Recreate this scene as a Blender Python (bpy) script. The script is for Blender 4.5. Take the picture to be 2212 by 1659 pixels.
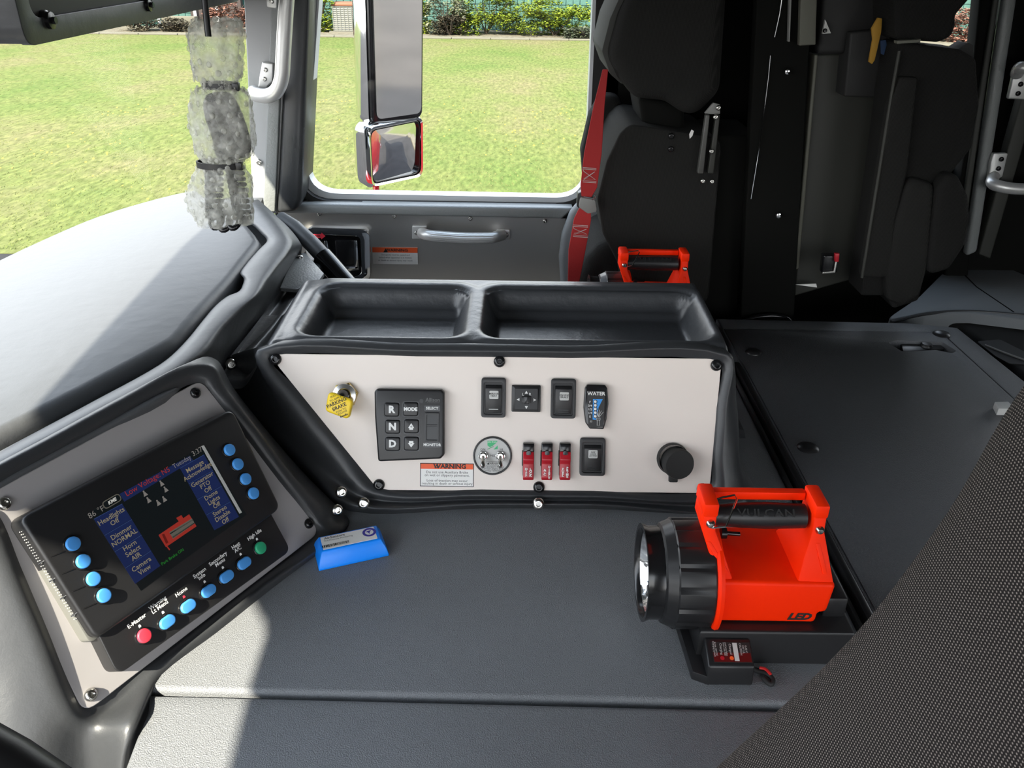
import bpy, bmesh, math, random
from mathutils import Vector, Matrix, noise
random.seed(7)
S = bpy.context.scene
COL = S.collection
for o in list(bpy.data.objects): bpy.data.objects.remove(o)
V = Vector; R = math.radians

# ------------------------------------------------------------------ camera, world, sun, exposure
F, CX, CY = 1780.0, 1106.0, 829.5
C0 = V((0, 0, 2.55))
PIT, ROL = R(28), R(0.8)
FW = V((0, math.cos(PIT), -math.sin(PIT))); _r = V((1, 0, 0)); _u = _r.cross(FW)
RT = math.cos(ROL)*_r + math.sin(ROL)*_u
UP = -math.sin(ROL)*_r + math.cos(ROL)*_u
cd = bpy.data.cameras.new('camera'); cam = bpy.data.objects.new('camera', cd); COL.objects.link(cam)
cam.matrix_world = Matrix((( RT.x, UP.x, -FW.x, C0.x), (RT.y, UP.y, -FW.y, C0.y), (RT.z, UP.z, -FW.z, C0.z), (0, 0, 0, 1)))
cd.sensor_fit = 'HORIZONTAL'; cd.sensor_width = 36; cd.lens = 36*F/2212; cd.clip_start = 0.02; cd.clip_end = 500
S.camera = cam
W = bpy.data.worlds.new('world'); S.world = W; W.use_nodes = True
nt = W.node_tree; nt.nodes.clear()
bg = nt.nodes.new('ShaderNodeBackground'); wo = nt.nodes.new('ShaderNodeOutputWorld')
tc = nt.nodes.new('ShaderNodeTexCoord'); sx = nt.nodes.new('ShaderNodeSeparateXYZ'); cr = nt.nodes.new('ShaderNodeValToRGB')
nt.links.new(tc.outputs['Generated'], sx.inputs[0]); nt.links.new(sx.outputs['Z'], cr.inputs[0]); nt.links.new(cr.outputs[0], bg.inputs[0]); nt.links.new(bg.outputs[0], wo.inputs[0])
cr.color_ramp.elements[0].position = 0.0; cr.color_ramp.elements[0].color = (0.97, 0.965, 0.95, 1)
cr.color_ramp.elements[1].position = 0.9; cr.color_ramp.elements[1].color = (0.62, 0.78, 1.0, 1)
bg.inputs[1].default_value = 5.6
sd = bpy.data.lights.new('sun', 'SUN'); sun = bpy.data.objects.new('sun', sd); COL.objects.link(sun)
sd.energy = 20; sd.angle = R(0.6); sd.color = (1.0, 0.92, 0.77)
SUNDIR = V((0.6, 1.0, -1.0)).normalized()
sun.rotation_euler = SUNDIR.to_track_quat('-Z', 'Y').to_euler(); sun.location = (-3, -5, 8)
vs = S.view_settings; vs.view_transform = 'Standard'; vs.look = 'None'; vs.gamma = 1; vs.use_curve_mapping = False; vs.exposure = 0.0

# ------------------------------------------------------------------ photograph pixel -> point on a plane of the place
def ray(x, y): return FW + RT*((x-CX)/F) - UP*((y-CY)/F)
def PZ(x, y, z): d = ray(x, y); return C0 + d*((z-C0.z)/d.z)
def PY(x, y, Y): d = ray(x, y); return C0 + d*(Y/d.y)
def PX(x, y, X): d = ray(x, y); return C0 + d*(X/d.x)
def PN(x, y, o, n): d = ray(x, y); return C0 + d*((V(o)-C0).dot(n)/d.dot(n))
def frame(o, ex, ey):
    ex = V(ex).normalized(); ey = V(ey).normalized(); ez = ex.cross(ey).normalized(); ey = ez.cross(ex)
    return Matrix(((ex.x, ey.x, ez.x, o[0]), (ex.y, ey.y, ez.y, o[1]), (ex.z, ey.z, ez.z, o[2]), (0, 0, 0, 1)))

# ------------------------------------------------------------------ materials
def mat(name, col, rough=0.5, metal=0.0, bump=None, spec=0.5, emit=None, var=None, aniso=0, coat=0, trans=0):
    m = bpy.data.materials.new(name); m.use_nodes = True; n = m.node_tree; b = n.nodes['Principled BSDF']
    b.inputs['Base Color'].default_value = (*col, 1); b.inputs['Roughness'].default_value = rough
    b.inputs['Metallic'].default_value = metal; b.inputs['Specular IOR Level'].default_value = spec
    if coat: b.inputs['Coat Weight'].default_value = coat; b.inputs['Coat Roughness'].default_value = 0.08
    if aniso: b.inputs['Anisotropic'].default_value = aniso
    if trans: b.inputs['Transmission Weight'].default_value = trans
    if emit: b.inputs['Emission Color'].default_value = (*emit[0], 1); b.inputs['Emission Strength'].default_value = emit[1]
    tcn = n.nodes.new('ShaderNodeTexCoord')
    if var:      # (colour2, scale, lo, hi)
        nz = n.nodes.new('ShaderNodeTexNoise'); nz.inputs['Scale'].default_value = var[1]; nz.inputs['Detail'].default_value = 5
        n.links.new(tcn.outputs['Object'], nz.inputs['Vector'])
        r = n.nodes.new('ShaderNodeValToRGB'); r.color_ramp.elements[0].position = var[2]; r.color_ramp.elements[1].position = var[3]
        r.color_ramp.elements[0].color = (*col, 1); r.color_ramp.elements[1].color = (*var[0], 1)
        n.links.new(nz.outputs['Fac'], r.inputs[0]); n.links.new(r.outputs[0], b.inputs['Base Color'])
    if bump:     # list of (scale, strength, distance, detail)
        prev = None
        for sc, st, dist, det in bump:
            nz = n.nodes.new('ShaderNodeTexNoise'); nz.inputs['Scale'].default_value = sc; nz.inputs['Detail'].default_value = det
            n.links.new(tcn.outputs['Object'], nz.inputs['Vector'])
            bp = n.nodes.new('ShaderNodeBump'); bp.inputs['Strength'].default_value = st; bp.inputs['Distance'].default_value = dist
            n.links.new(nz.outputs['Fac'], bp.inputs['Height'])
            if prev: n.links.new(prev.outputs[0], bp.inputs['Normal'])
            prev = bp
        n.links.new(prev.outputs[0], b.inputs['Normal'])
    return m

M = {}
M['cover'] = mat('textured_dark_coating', (0.150, 0.157, 0.166), 0.40, bump=[(820, 0.8, 0.0016, 2)], spec=0.5)
M['cover_dark'] = mat('textured_charcoal_coating', (0.098, 0.103, 0.110), 0.34, bump=[(820, 0.85, 0.0016, 2)], spec=0.45)
M['paint_grey'] = mat('hammered_grey_paint', (0.21, 0.22, 0.22), 0.4, bump=[(260, 0.6, 0.001, 2)])
M['paint_grey_flat'] = mat('grey_sheet_paint', (0.36, 0.365, 0.37), 0.5, bump=[(120, 0.05, 0.001, 2)])
M['vinyl'] = mat('grained_charcoal_vinyl', (0.078, 0.082, 0.088), 0.46, bump=[(650, 0.16, 0.0006, 3), (38, 0.22, 0.0035, 4)], spec=0.5)
M['vinyl_dark'] = mat('grained_black_vinyl', (0.034, 0.036, 0.039), 0.40, bump=[(650, 0.16, 0.0006, 3), (45, 0.2, 0.003, 4)], spec=0.5)
M['vinyl_tray'] = mat('satin_black_moulded_vinyl', (0.042, 0.045, 0.050), 0.34, bump=[(650, 0.16, 0.0006, 3), (60, 0.3, 0.003, 5)], spec=0.55)
M['laminate'] = mat('warm_white_brushed_laminate', (0.80, 0.72, 0.655), 0.42, bump=[(900, 0.03, 0.0003, 1)])
M['laminate_grey'] = mat('grey_brushed_laminate', (0.34, 0.325, 0.325), 0.42, bump=[(900, 0.03, 0.0003, 1)])
M['black'] = mat('black_plastic', (0.012, 0.012, 0.013), 0.38, bump=[(900, 0.1, 0.0003, 1)])
M['black_gloss'] = mat('glossy_black_plastic', (0.009, 0.009, 0.010), 0.2)
M['black_matte'] = mat('matte_black_rubber', (0.013, 0.013, 0.013), 0.7)
M['white_ink'] = mat('white_ink', (0.78, 0.78, 0.76), 0.6)
M['black_ink'] = mat('black_ink', (0.012, 0.012, 0.012), 0.6)
M['grey_ink'] = mat('grey_ink', (0.10, 0.10, 0.10), 0.6)
M['legend'] = mat('pale_grey_legend_plastic', (0.52, 0.52, 0.5), 0.5)
M['white'] = mat('white_sticker', (0.82, 0.81, 0.78), 0.5)
M['orange'] = mat('orange_sticker', (0.86, 0.11, 0.02), 0.5)
M['yellow'] = mat('yellow_plastic', (0.95, 0.66, 0.02), 0.4)
M['blue_btn'] = mat('translucent_blue_button', (0.06, 0.28, 0.68), 0.45)
M['red_btn'] = mat('red_button', (0.78, 0.04, 0.07), 0.45)
M['green_btn'] = mat('green_button', (0.02, 0.33, 0.16), 0.45)
M['blue_box'] = mat('bright_blue_plastic', (0.0, 0.24, 0.95), 0.35)
M['blue_dark'] = mat('dark_blue_ink', (0.05, 0.04, 0.33), 0.5)
M['gauge_blue'] = mat('gauge_blue_print', (0.02, 0.27, 0.72), 0.4)
M['green_ink'] = mat('green_ink', (0.05, 0.45, 0.18), 0.5)
M['red'] = mat('dark_red_guard_plastic', (0.42, 0.012, 0.022), 0.3)
M['orange_red'] = mat('safety_orange_plastic', (1.0, 0.026, 0.0), 0.5, spec=0.15)
M['headrest_grey'] = mat('charcoal_headrest_fabric', (0.055, 0.056, 0.053), 0.85, bump=[(700, 0.2, 0.0006, 2)], spec=0.2)
M['grip_grey'] = mat('dark_grey_grip_plastic', (0.11, 0.11, 0.10), 0.6)
M['belt'] = mat('red_webbing', (0.34, 0.012, 0.012), 0.75, bump=[(700, 0.4, 0.0006, 1)])
M['brass'] = mat('brass', (0.62, 0.47, 0.16), 0.22, 1.0)
M['steel'] = mat('bright_steel', (0.62, 0.61, 0.58), 0.22, 1.0)
M['chrome'] = mat('chrome', (0.82, 0.83, 0.84), 0.06, 1.0)
M['stainless'] = mat('brushed_stainless', (0.56, 0.545, 0.52), 0.42, 1.0, aniso=0.6, bump=[(200, 0.03, 0.0006, 2)])
M['alu'] = mat('cast_aluminium', (0.66, 0.66, 0.65), 0.38, 0.55)
M['alu_paint'] = mat('silver_window_frame', (0.60, 0.62, 0.64), 0.35, 0.2)
M['grey_plastic'] = mat('mid_grey_plastic', (0.20, 0.20, 0.19), 0.5)
M['reflector'] = mat('lamp_reflector', (0.85, 0.85, 0.85), 0.12, 1.0, bump=[(90, 0.6, 0.003, 1)])
M['fabric_grey'] = mat('grey_vinyl_upholstery', (0.17, 0.18, 0.19), 0.7, bump=[(600, 0.2, 0.0006, 2)])
M['interior_dark'] = mat('dark_interior_panel', (0.005, 0.0052, 0.0045), 0.85, spec=0.12)
M['interior_grey'] = mat('grey_green_interior_panel', (0.030, 0.031, 0.026), 0.6)
M['headliner'] = mat('grey_headliner', (0.22, 0.22, 0.21), 0.8)
M['pale_panel'] = mat('pale_grey_panel', (0.11, 0.11, 0.088), 0.6)
M['red_paint'] = mat('red_truck_paint', (0.42, 0.012, 0.016), 0.15, coat=0.6)
M['asphalt'] = mat('asphalt', (0.022, 0.021, 0.021), 0.95, var=((0.030, 0.028, 0.028), 1.5, 0.35, 0.65), spec=0.1)
M['old_asphalt'] = mat('bleached_old_asphalt', (0.040, 0.035, 0.031), 0.95, var=((0.060, 0.052, 0.046), 0.7, 0.35, 0.65), spec=0.1)
M['gravel'] = mat('pale_gravel', (0.088, 0.078, 0.055), 0.9, var=((0.13, 0.115, 0.085), 9, 0.4, 0.6), spec=0.1)
M['kerb'] = mat('concrete', (0.105, 0.098, 0.075), 0.9, spec=0.1)
M['block'] = mat('teal_painted_block', (0.045, 0.098, 0.082), 0.8, bump=[(14, 0.6, 0.02, 3)], spec=0.2)
M['mortar'] = mat('dark_teal_mortar', (0.022, 0.055, 0.047), 0.9, spec=0.1)
M['bark'] = mat('brown_bark', (0.03, 0.02, 0.012), 0.9)
M['flower'] = mat('buttercup_yellow', (0.16, 0.11, 0.004), 0.7)
def leafmat(name, a, b, sc=9):
    return mat(name, a, 0.7, var=(b, sc, 0.35, 0.65), spec=0.15)
M['juniper'] = leafmat('yellow_green_juniper', (0.045, 0.075, 0.006), (0.15, 0.18, 0.014), 5)
M['whitebush'] = leafmat('grey_white_flowering_leaves', (0.05, 0.055, 0.022), (0.16, 0.16, 0.11), 8)
M['brownbush'] = leafmat('dry_brown_foliage', (0.02, 0.017, 0.010), (0.055, 0.045, 0.028), 8)
M['redbush'] = leafmat('dusty_red_foliage', (0.09, 0.04, 0.028), (0.17, 0.085, 0.06), 8)
M['greybush'] = leafmat('grey_green_groundcover', (0.035, 0.045, 0.025), (0.065, 0.07, 0.045), 8)
M['terracotta'] = mat('terracotta_lid', (0.16, 0.06, 0.03), 0.8)
M['timber'] = mat('dark_brown_timber', (0.022, 0.014, 0.011), 0.8)

# lawn: several noises mixed to patchy yellow-green
def lawn_mat():
    m = bpy.data.materials.new('patchy_lawn'); m.use_nodes = True; n = m.node_tree; b = n.nodes['Principled BSDF']
    b.inputs['Roughness'].default_value = 0.9; b.inputs['Specular IOR Level'].default_value = 0.05
    t = n.nodes.new('ShaderNodeTexCoord')
    def nz(sc, det, stretch=(1, 1, 1)):
        mp = n.nodes.new('ShaderNodeMapping'); mp.inputs['Scale'].default_value = stretch
        x = n.nodes.new('ShaderNodeTexNoise'); x.inputs['Scale'].default_value = sc; x.inputs['Detail'].default_value = det; x.inputs['Roughness'].default_value = 0.7
        n.links.new(t.outputs['Object'], mp.inputs[0]); n.links.new(mp.outputs[0], x.inputs['Vector']); return x
    def ramp(src, e):
        r = n.nodes.new('ShaderNodeValToRGB')
        while len(r.color_ramp.elements) < len(e): r.color_ramp.elements.new(0.5)
        for el, (p, c) in zip(r.color_ramp.elements, e): el.position = p; el.color = (*c, 1)
        n.links.new(src.outputs[0], r.inputs[0]); return r
    big = ramp(nz(0.32, 6, (1, 0.55, 1)), [(0.36, (0.062, 0.086, 0.022)), (0.50, (0.083, 0.094, 0.030)), (0.66, (0.104, 0.094, 0.044))])
    fine = ramp(nz(16, 8, (1, 0.28, 1)), [(0.36, (0.62, 0.64, 0.56)), (0.51, (1, 1, 1)), (0.66, (1.4, 1.34, 1.3))])
    mx = n.nodes.new('ShaderNodeMix'); mx.data_type = 'RGBA'; mx.blend_type = 'MULTIPLY'; mx.inputs[0].default_value = 1
    n.links.new(big.outputs[0], mx.inputs[6]); n.links.new(fine.outputs[0], mx.inputs[7]); n.links.new(mx.outputs[2], b.inputs['Base Color'])
    return m
M['lawn'] = lawn_mat()

def glass_mat(name, tint=(1, 1, 1), refl=0.05):
    m = bpy.data.materials.new(name); m.use_nodes = True; n = m.node_tree; n.nodes.clear()
    o = n.nodes.new('ShaderNodeOutputMaterial'); mx = n.nodes.new('ShaderNodeMixShader'); t = n.nodes.new('ShaderNodeBsdfTransparent'); g = n.nodes.new('ShaderNodeBsdfGlossy')
    t.inputs[0].default_value = (*tint, 1); g.inputs['Roughness'].default_value = 0.02
    mx.inputs[0].default_value = refl
    n.links.new(t.outputs[0], mx.inputs[1]); n.links.new(g.outputs[0], mx.inputs[2]); n.links.new(mx.outputs[0], o.inputs[0]); return m
M['glass'] = glass_mat('clear_window_glass', (0.985, 0.99, 0.985), 0.008)
M['lens'] = glass_mat('clear_lens', (0.97, 0.97, 0.97), 0.04)
M['screen_black'] = mat('display_black', (0.006, 0.007, 0.008), 0.28)
def wrap_mat():
    m = bpy.data.materials.new('bubble_wrap_film'); m.use_nodes = True; n = m.node_tree; n.nodes.clear()
    o = n.nodes.new('ShaderNodeOutputMaterial'); t = n.nodes.new('ShaderNodeBsdfTransparent'); p = n.nodes.new('ShaderNodeBsdfPrincipled'); tr = n.nodes.new('ShaderNodeBsdfTranslucent')
    p.inputs['Base Color'].default_value = (0.80, 0.80, 0.74, 1); p.inputs['Roughness'].default_value = 0.12; tr.inputs[0].default_value = (0.62, 0.62, 0.55, 1)
    a = n.nodes.new('ShaderNodeMixShader'); a.inputs[0].default_value = 0.45; b = n.nodes.new('ShaderNodeMixShader')
    tcx = n.nodes.new('ShaderNodeTexCoord'); nz = n.nodes.new('ShaderNodeTexNoise'); nz.inputs['Scale'].default_value = 70; nz.inputs['Detail'].default_value = 6
    vo = n.nodes.new('ShaderNodeTexVoronoi'); vo.feature = 'DISTANCE_TO_EDGE'; vo.inputs['Scale'].default_value = 95
    rr = n.nodes.new('ShaderNodeValToRGB'); rr.color_ramp.elements[0].position = 0.35; rr.color_ramp.elements[1].position = 0.65
    rr.color_ramp.elements[0].color = (0.28, 0.28, 0.28, 1); rr.color_ramp.elements[1].color = (0.70, 0.70, 0.70, 1)
    bp = n.nodes.new('ShaderNodeBump'); bp.inputs['Strength'].default_value = 0.8; bp.inputs['Distance'].default_value = 0.004
    n.links.new(tcx.outputs['Object'], nz.inputs['Vector']); n.links.new(tcx.outputs['Object'], vo.inputs['Vector'])
    ad = n.nodes.new('ShaderNodeMath'); ad.operation = 'ADD'; n.links.new(nz.outputs['Fac'], ad.inputs[0]); n.links.new(vo.outputs['Distance'], ad.inputs[1])
    n.links.new(ad.outputs[0], bp.inputs['Height']); n.links.new(bp.outputs[0], p.inputs['Normal'])
    n.links.new(nz.outputs['Fac'], rr.inputs[0]); n.links.new(rr.outputs[0], b.inputs[0])
    n.links.new(p.outputs[0], a.inputs[1]); n.links.new(tr.outputs[0], a.inputs[2]); n.links.new(t.outputs[0], b.inputs[1]); n.links.new(a.outputs[0], b.inputs[2]); n.links.new(b.outputs[0], o.inputs[0]); return m
M['wrap'] = wrap_mat()
def weave_mat(name, base, dots, sc):
    # small woven dots: product of two sine waves in the cloth's own plane
    m = bpy.data.materials.new(name); m.use_nodes = True; n = m.node_tree; b = n.nodes['Principled BSDF']; b.inputs['Roughness'].default_value = 0.85; b.inputs['Specular IOR Level'].default_value = 0.2
    t = n.nodes.new('ShaderNodeTexCoord'); sp = n.nodes.new('ShaderNodeSeparateXYZ'); n.links.new(t.outputs['Object'], sp.inputs[0])
    def mth(op, a, bb=None):
        q = n.nodes.new('ShaderNodeMath'); q.operation = op
        for i, v in enumerate((a, bb)):
            if v is None: continue
            if isinstance(v, (int, float)): q.inputs[i].default_value = v
            else: n.links.new(v, q.inputs[i])
        return q.outputs[0]
    zz = mth('MULTIPLY', mth('ADD', sp.outputs[2], sp.outputs[0]), sc); yy = mth('MULTIPLY', mth('SUBTRACT', sp.outputs[1], mth('MULTIPLY', sp.outputs[0], 0.6)), sc)
    p = mth('MULTIPLY', mth('SINE', mth('ADD', zz, yy)), mth('SINE', mth('SUBTRACT', zz, yy)))
    r = n.nodes.new('ShaderNodeValToRGB'); r.color_ramp.elements[0].position = 0.25; r.color_ramp.elements[1].position = 0.7
    r.color_ramp.elements[0].color = (*base, 1); r.color_ramp.elements[1].color = (*dots, 1); n.links.new(p, r.inputs[0]); n.links.new(r.outputs[0], b.inputs['Base Color'])
    bp = n.nodes.new('ShaderNodeBump'); bp.inputs['Strength'].default_value = 0.5; bp.inputs['Distance'].default_value = 0.0008; n.links.new(p, bp.inputs['Height']); n.links.new(bp.outputs[0], b.inputs['Normal'])
    return m
M['weave'] = weave_mat('woven_seat_fabric', (0.016, 0.014, 0.014), (0.24, 0.21, 0.195), 2100)
M['weave_dark'] = weave_mat('dark_woven_seat_fabric', (0.008, 0.008, 0.0076), (0.026, 0.026, 0.024), 2200)
M['weave_mid'] = weave_mat('charcoal_woven_seat_fabric', (0.013, 0.013, 0.0122), (0.036, 0.036, 0.033), 2200)

# ------------------------------------------------------------------ object helpers
MW = {}
def link(o, parent, Mw):
    COL.objects.link(o); MW[o.name] = Mw
    if parent is not None: o.parent = parent
    else: o.matrix_world = Mw
    return o
def tag(o, label=None, cat=None, group=None, kind=None):
    if label: o['label'] = label
    if cat: o['category'] = cat
    if group: o['group'] = group
    if kind: o['kind'] = kind
    return o
def thing(name, Mw, label, cat, group=None):
    if not isinstance(Mw, Matrix): Mw = Matrix.Translation(V(Mw))
    o = bpy.data.objects.new(name, None); o.empty_display_size = 0.02
    link(o, None, Mw); return tag(o, label, cat, group)
def obj(name, bm, m, parent=None, local=False, angle=38, sub=0, smooth=True, normals=True):
    """links a bmesh as ONE object; bmesh is in world space unless local (then in the parent's frame)"""
    if normals: bmesh.ops.recalc_face_normals(bm, faces=bm.faces)
    if parent is not None:
        Mw = MW[parent.name]
        if not local: bm.transform(Mw.inverted())
    else:
        xs = [v.co for v in bm.verts]
        c = V(((min(v.x for v in xs)+max(v.x for v in xs))/2, (min(v.y for v in xs)+max(v.y for v in xs))/2, min(v.z for v in xs)))
        Mw = Matrix.Translation(c); bm.transform(Mw.inverted())
    me = bpy.data.meshes.new(name); bm.to_mesh(me); bm.free()
    if smooth:
        me.shade_smooth(); me.set_sharp_from_angle(angle=R(angle))
    if isinstance(m, (list, tuple)):
        for q in m: me.materials.append(q)
    else: me.materials.append(m)
    o = bpy.data.objects.new(name, me); link(o, parent, Mw)
    if sub:
        md = o.modifiers.new('sub', 'SUBSURF'); md.levels = sub; md.render_levels = sub
    return o
def struct(name, bm, m, **k): return tag(obj(name, bm, m, **k), kind='structure')

def BM(): return bmesh.new()
def bevel(bm, w, seg=3, ang=30, faces=None):
    es = [e for e in bm.edges if len(e.link_faces) == 2 and e.calc_face_angle(0) > R(ang)]
    if es: bmesh.ops.bevel(bm, geom=es, offset=w, segments=seg, affect='EDGES', profile=0.5, clamp_overlap=True)
    return bm
def join(a, b):
    me = bpy.data.meshes.new('t'); b.to_mesh(me); b.free(); a.from_mesh(me); bpy.data.meshes.remove(me); return a
def box(a, b, bev=0, seg=2, Mx=None, bm=None):
    t = BM(); bmesh.ops.create_cube(t, size=1)
    for v in t.verts: v.co = V([(a[i]+b[i])/2 + v.co[i]*abs(b[i]-a[i]) for i in range(3)])
    if bev: bevel(t, bev, seg)
    if Mx: t.transform(Mx)
    return join(bm, t) if bm else t
def fillet(pts, r, n=5):
    out = []; N = len(pts)
    for i in range(N):
        p = V(pts[i]).to_2d(); a = (V(pts[i-1]).to_2d()-p); b = (V(pts[(i+1) % N]).to_2d()-p)
        rr = r[i] if isinstance(r, (list, tuple)) else r
        if rr <= 0 or a.length < 1e-9 or b.length < 1e-9: out.append(p); continue
        ang = a.angle(b); d = min(rr/math.tan(max(ang, 0.05)/2), a.length*0.49, b.length*0.49); an, bn = a.normalized(), b.normalized()
        s, e = p+an*d, p+bn*d
        for k in range(n+1):
            t = k/n; out.append((1-t)**2*s + 2*t*(1-t)*p + t*t*e)
    return out
def prism(pts, z0, z1, bev=0, seg=2, holes=None, Mx=None, bm=None, taper=None):
    """polygon (2D) extruded z0..z1 in a local frame; taper scales the top about the centroid"""
    t = BM()
    if holes:
        loops = [pts]+holes; edges = []
        for L in loops:
            vs_ = [t.verts.new((p[0], p[1], z0)) for p in L]
            edges += [t.edges.new((vs_[i], vs_[(i+1) % len(vs_)])) for i in range(len(vs_))]
        bmesh.ops.triangle_fill(t, use_beauty=True, use_dissolve=False, edges=edges)
        r = bmesh.ops.extrude_face_region(t, geom=list(t.faces))
        for g in r['geom']:
            if isinstance(g, bmesh.types.BMVert): g.co.z = z1
    else:
        c = V((sum(p[0] for p in pts)/len(pts), sum(p[1] for p in pts)/len(pts)))
        k = taper or 1
        a = [t.verts.new((p[0], p[1], z0)) for p in pts]; b = [t.verts.new((c.x+(p[0]-c.x)*k, c.y+(p[1]-c.y)*k, z1)) for p in pts]
        t.faces.new(a[::-1]); t.faces.new(b)
        for i in range(len(a)): j = (i+1) % len(a); t.faces.new((a[i], a[j], b[j], b[i]))
    bmesh.ops.recalc_face_normals(t, faces=t.faces)
    if bev:
        es = [e for e in t.edges if len(e.link_faces) == 2 and e.calc_face_angle(0) > R(50) and abs(e.verts[0].co.z-e.verts[1].co.z) < 1e-7 and abs(e.verts[0].co.z-z1) < 1e-6]
        bmesh.ops.bevel(t, geom=es, offset=bev, segments=seg, affect='EDGES', profile=0.5, clamp_overlap=True)
    if Mx: t.transform(Mx)
    return join(bm, t) if bm else t
def rrect(cx, cy, w, h, r, n=4): return fillet([(cx-w/2, cy-h/2), (cx+w/2, cy-h/2), (cx+w/2, cy+h/2), (cx-w/2, cy+h/2)], r, n)
def circ(cx, cy, r, n=24, ry=None): return [(cx+r*math.cos(2*math.pi*i/n), cy+(ry or r)*math.sin(2*math.pi*i/n)) for i in range(n)]
def lathe(prof, n=32, Mx=None, bm=None, wob=None):
    """prof: (radius, height) pairs about local z"""
    t = BM(); rows = []
    for r, z in prof:
        if r < 1e-6: rows.append([t.verts.new((0, 0, z))])
        else: rows.append([t.verts.new((r*math.cos(2*math.pi*i/n)*(wob(i, z) if wob else 1), r*math.sin(2*math.pi*i/n)*(wob(i, z) if wob else 1), z)) for i in range(n)])
    for a, b in zip(rows, rows[1:]):
        for i in range(n):
            j = (i+1) % n
            if len(a) == 1 and len(b) == 1: continue
            if len(a) == 1: t.faces.new((a[0], b[j], b[i]))
            elif len(b) == 1: t.faces.new((a[i], a[j], b[0]))
            else: t.faces.new((a[i], a[j], b[j], b[i]))
    if Mx: t.transform(Mx)
    return join(bm, t) if bm else t
def spline(pts, n=8):
    pts = [V(p) for p in pts]; out = []
    for i in range(len(pts)-1):
        p0 = pts[max(i-1, 0)]; p1 = pts[i]; p2 = pts[i+1]; p3 = pts[min(i+2, len(pts)-1)]
        for k in range(n):
            t = k/n; out.append(0.5*((2*p1)+(p2-p0)*t+(2*p0-5*p1+4*p2-p3)*t*t+(3*p1-p0-3*p2+p3)*t**3))
    out.append(pts[-1]); return out
def tube(path, r, n=10, bm=None, Mx=None, closed=False, flat=None):
    """round (or flattened: flat=(wide,thin,wide axis)) bar along a path"""
    t = BM(); path = [V(p) for p in path]; rows = []; N = len(path); ref = None
    for i, p in enumerate(path):
        if closed: d = path[(i+1) % N]-path[i-1]
        else: d = path[min(i+1, N-1)]-path[max(i-1, 0)]
        d.normalize()
        if flat: a = (V(flat[2]) - d*V(flat[2]).dot(d)).normalized()
        else:
            if ref is None: ref = V((0, 0, 1)) if abs(d.z) < 0.9 else V((1, 0, 0))
            a = (ref-d*ref.dot(d)).normalized(); ref = a
        b = d.cross(a); ra, rb = (flat[0], flat[1]) if flat else ((r[i] if isinstance(r, list) else r),)*2
        if flat: rows.append([t.verts.new(p+a*sa*ra+b*sb*rb) for sa, sb in ((-1, -1), (1, -1), (1, 1), (-1, 1))])
        else: rows.append([t.verts.new(p+a*math.cos(2*math.pi*k/n)*ra+b*math.sin(2*math.pi*k/n)*rb) for k in range(n)])
    m_ = len(rows[0])
    for i in range(N-1+(1 if closed else 0)):
        A, B = rows[i], rows[(i+1) % N]
        for k in range(m_): t.faces.new((A[k], A[(k+1) % m_], B[(k+1) % m_], B[k]))
    if not closed: t.faces.new(rows[0][::-1]); t.faces.new(rows[-1])
    if Mx: t.transform(Mx)
    return join(bm, t) if bm else t
def loft(rows, closed=False, bm=None):
    t = BM(); vr = [[t.verts.new(p) for p in r] for r in rows]; n = len(rows[0])
    for a, b in zip(vr, vr[1:]):
        for i in range(n if closed else n-1):
            j = (i+1) % n; t.faces.new((a[i], a[j], b[j], b[i]))
    return join(bm, t) if bm else t
def cr1(P, n, closed):
    N = len(P); out = []
    for i in range(N if closed else N-1):
        p1, p2 = P[i], P[(i+1) % N]; p0 = P[i-1] if (closed or i > 0) else p1; p3 = P[(i+2) % N] if (closed or i+2 < N) else p2
        # centripetal-ish guard: shorten tangents next to long neighbours
        d1, d0, d2 = (p2-p1).length, (p1-p0).length, (p3-p2).length
        m1 = (p2-p0)*(d1/max(d0+d1, 1e-9)) if d0 > 1e-9 else (p2-p1); m2 = (p3-p1)*(d1/max(d1+d2, 1e-9)) if d2 > 1e-9 else (p2-p1)
        for k in range(n):
            t = k/n; h00 = 2*t**3-3*t*t+1; h10 = t**3-2*t*t+t; h01 = -2*t**3+3*t*t; h11 = t**3-t*t
            out.append(p1*h00+m1*h10+p2*h01+m2*h11)
    if not closed: out.append(P[-1])
    return out
def loftS(rows, closed=False, na=6, nl=4, bm=None):
    """smooth skin passing through every given point: na steps between rows, nl along them"""
    R1 = [cr1([V(p) for p in r], nl, closed) for r in rows]
    cols = [cr1([r[i] for r in R1], na, False) for i in range(len(R1[0]))]
    return loft([[c[j] for c in cols] for j in range(len(cols[0]))], closed, bm)
def grid(x0, x1, nx, y0, y1, ny, f, Mx=None, skirt=None):
    t = BM(); vr = []
    for j in range(ny+1):
        row = []
        for i in range(nx+1):
            x = x0+(x1-x0)*i/nx; y = y0+(y1-y0)*j/ny; p = f(x, y)
            row.append(t.verts.new(p if isinstance(p, (tuple, Vector)) else (x, y, p)))
        vr.append(row)
    for a, b in zip(vr, vr[1:]):
        for i in range(nx): t.faces.new((a[i], a[i+1], b[i+1], b[i]))
    if Mx: t.transform(Mx)
    return t
def sstep(a, b, x):
    t = max(0, min(1, (x-a)/(b-a))); return t*t*(3-2*t)
def sdbox(x, y, cx, cy, hx, hy, r):
    dx = abs(x-cx)-hx+r; dy = abs(y-cy)-hy+r
    return math.hypot(max(dx, 0), max(dy, 0))+min(max(dx, dy), 0)-r
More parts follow.
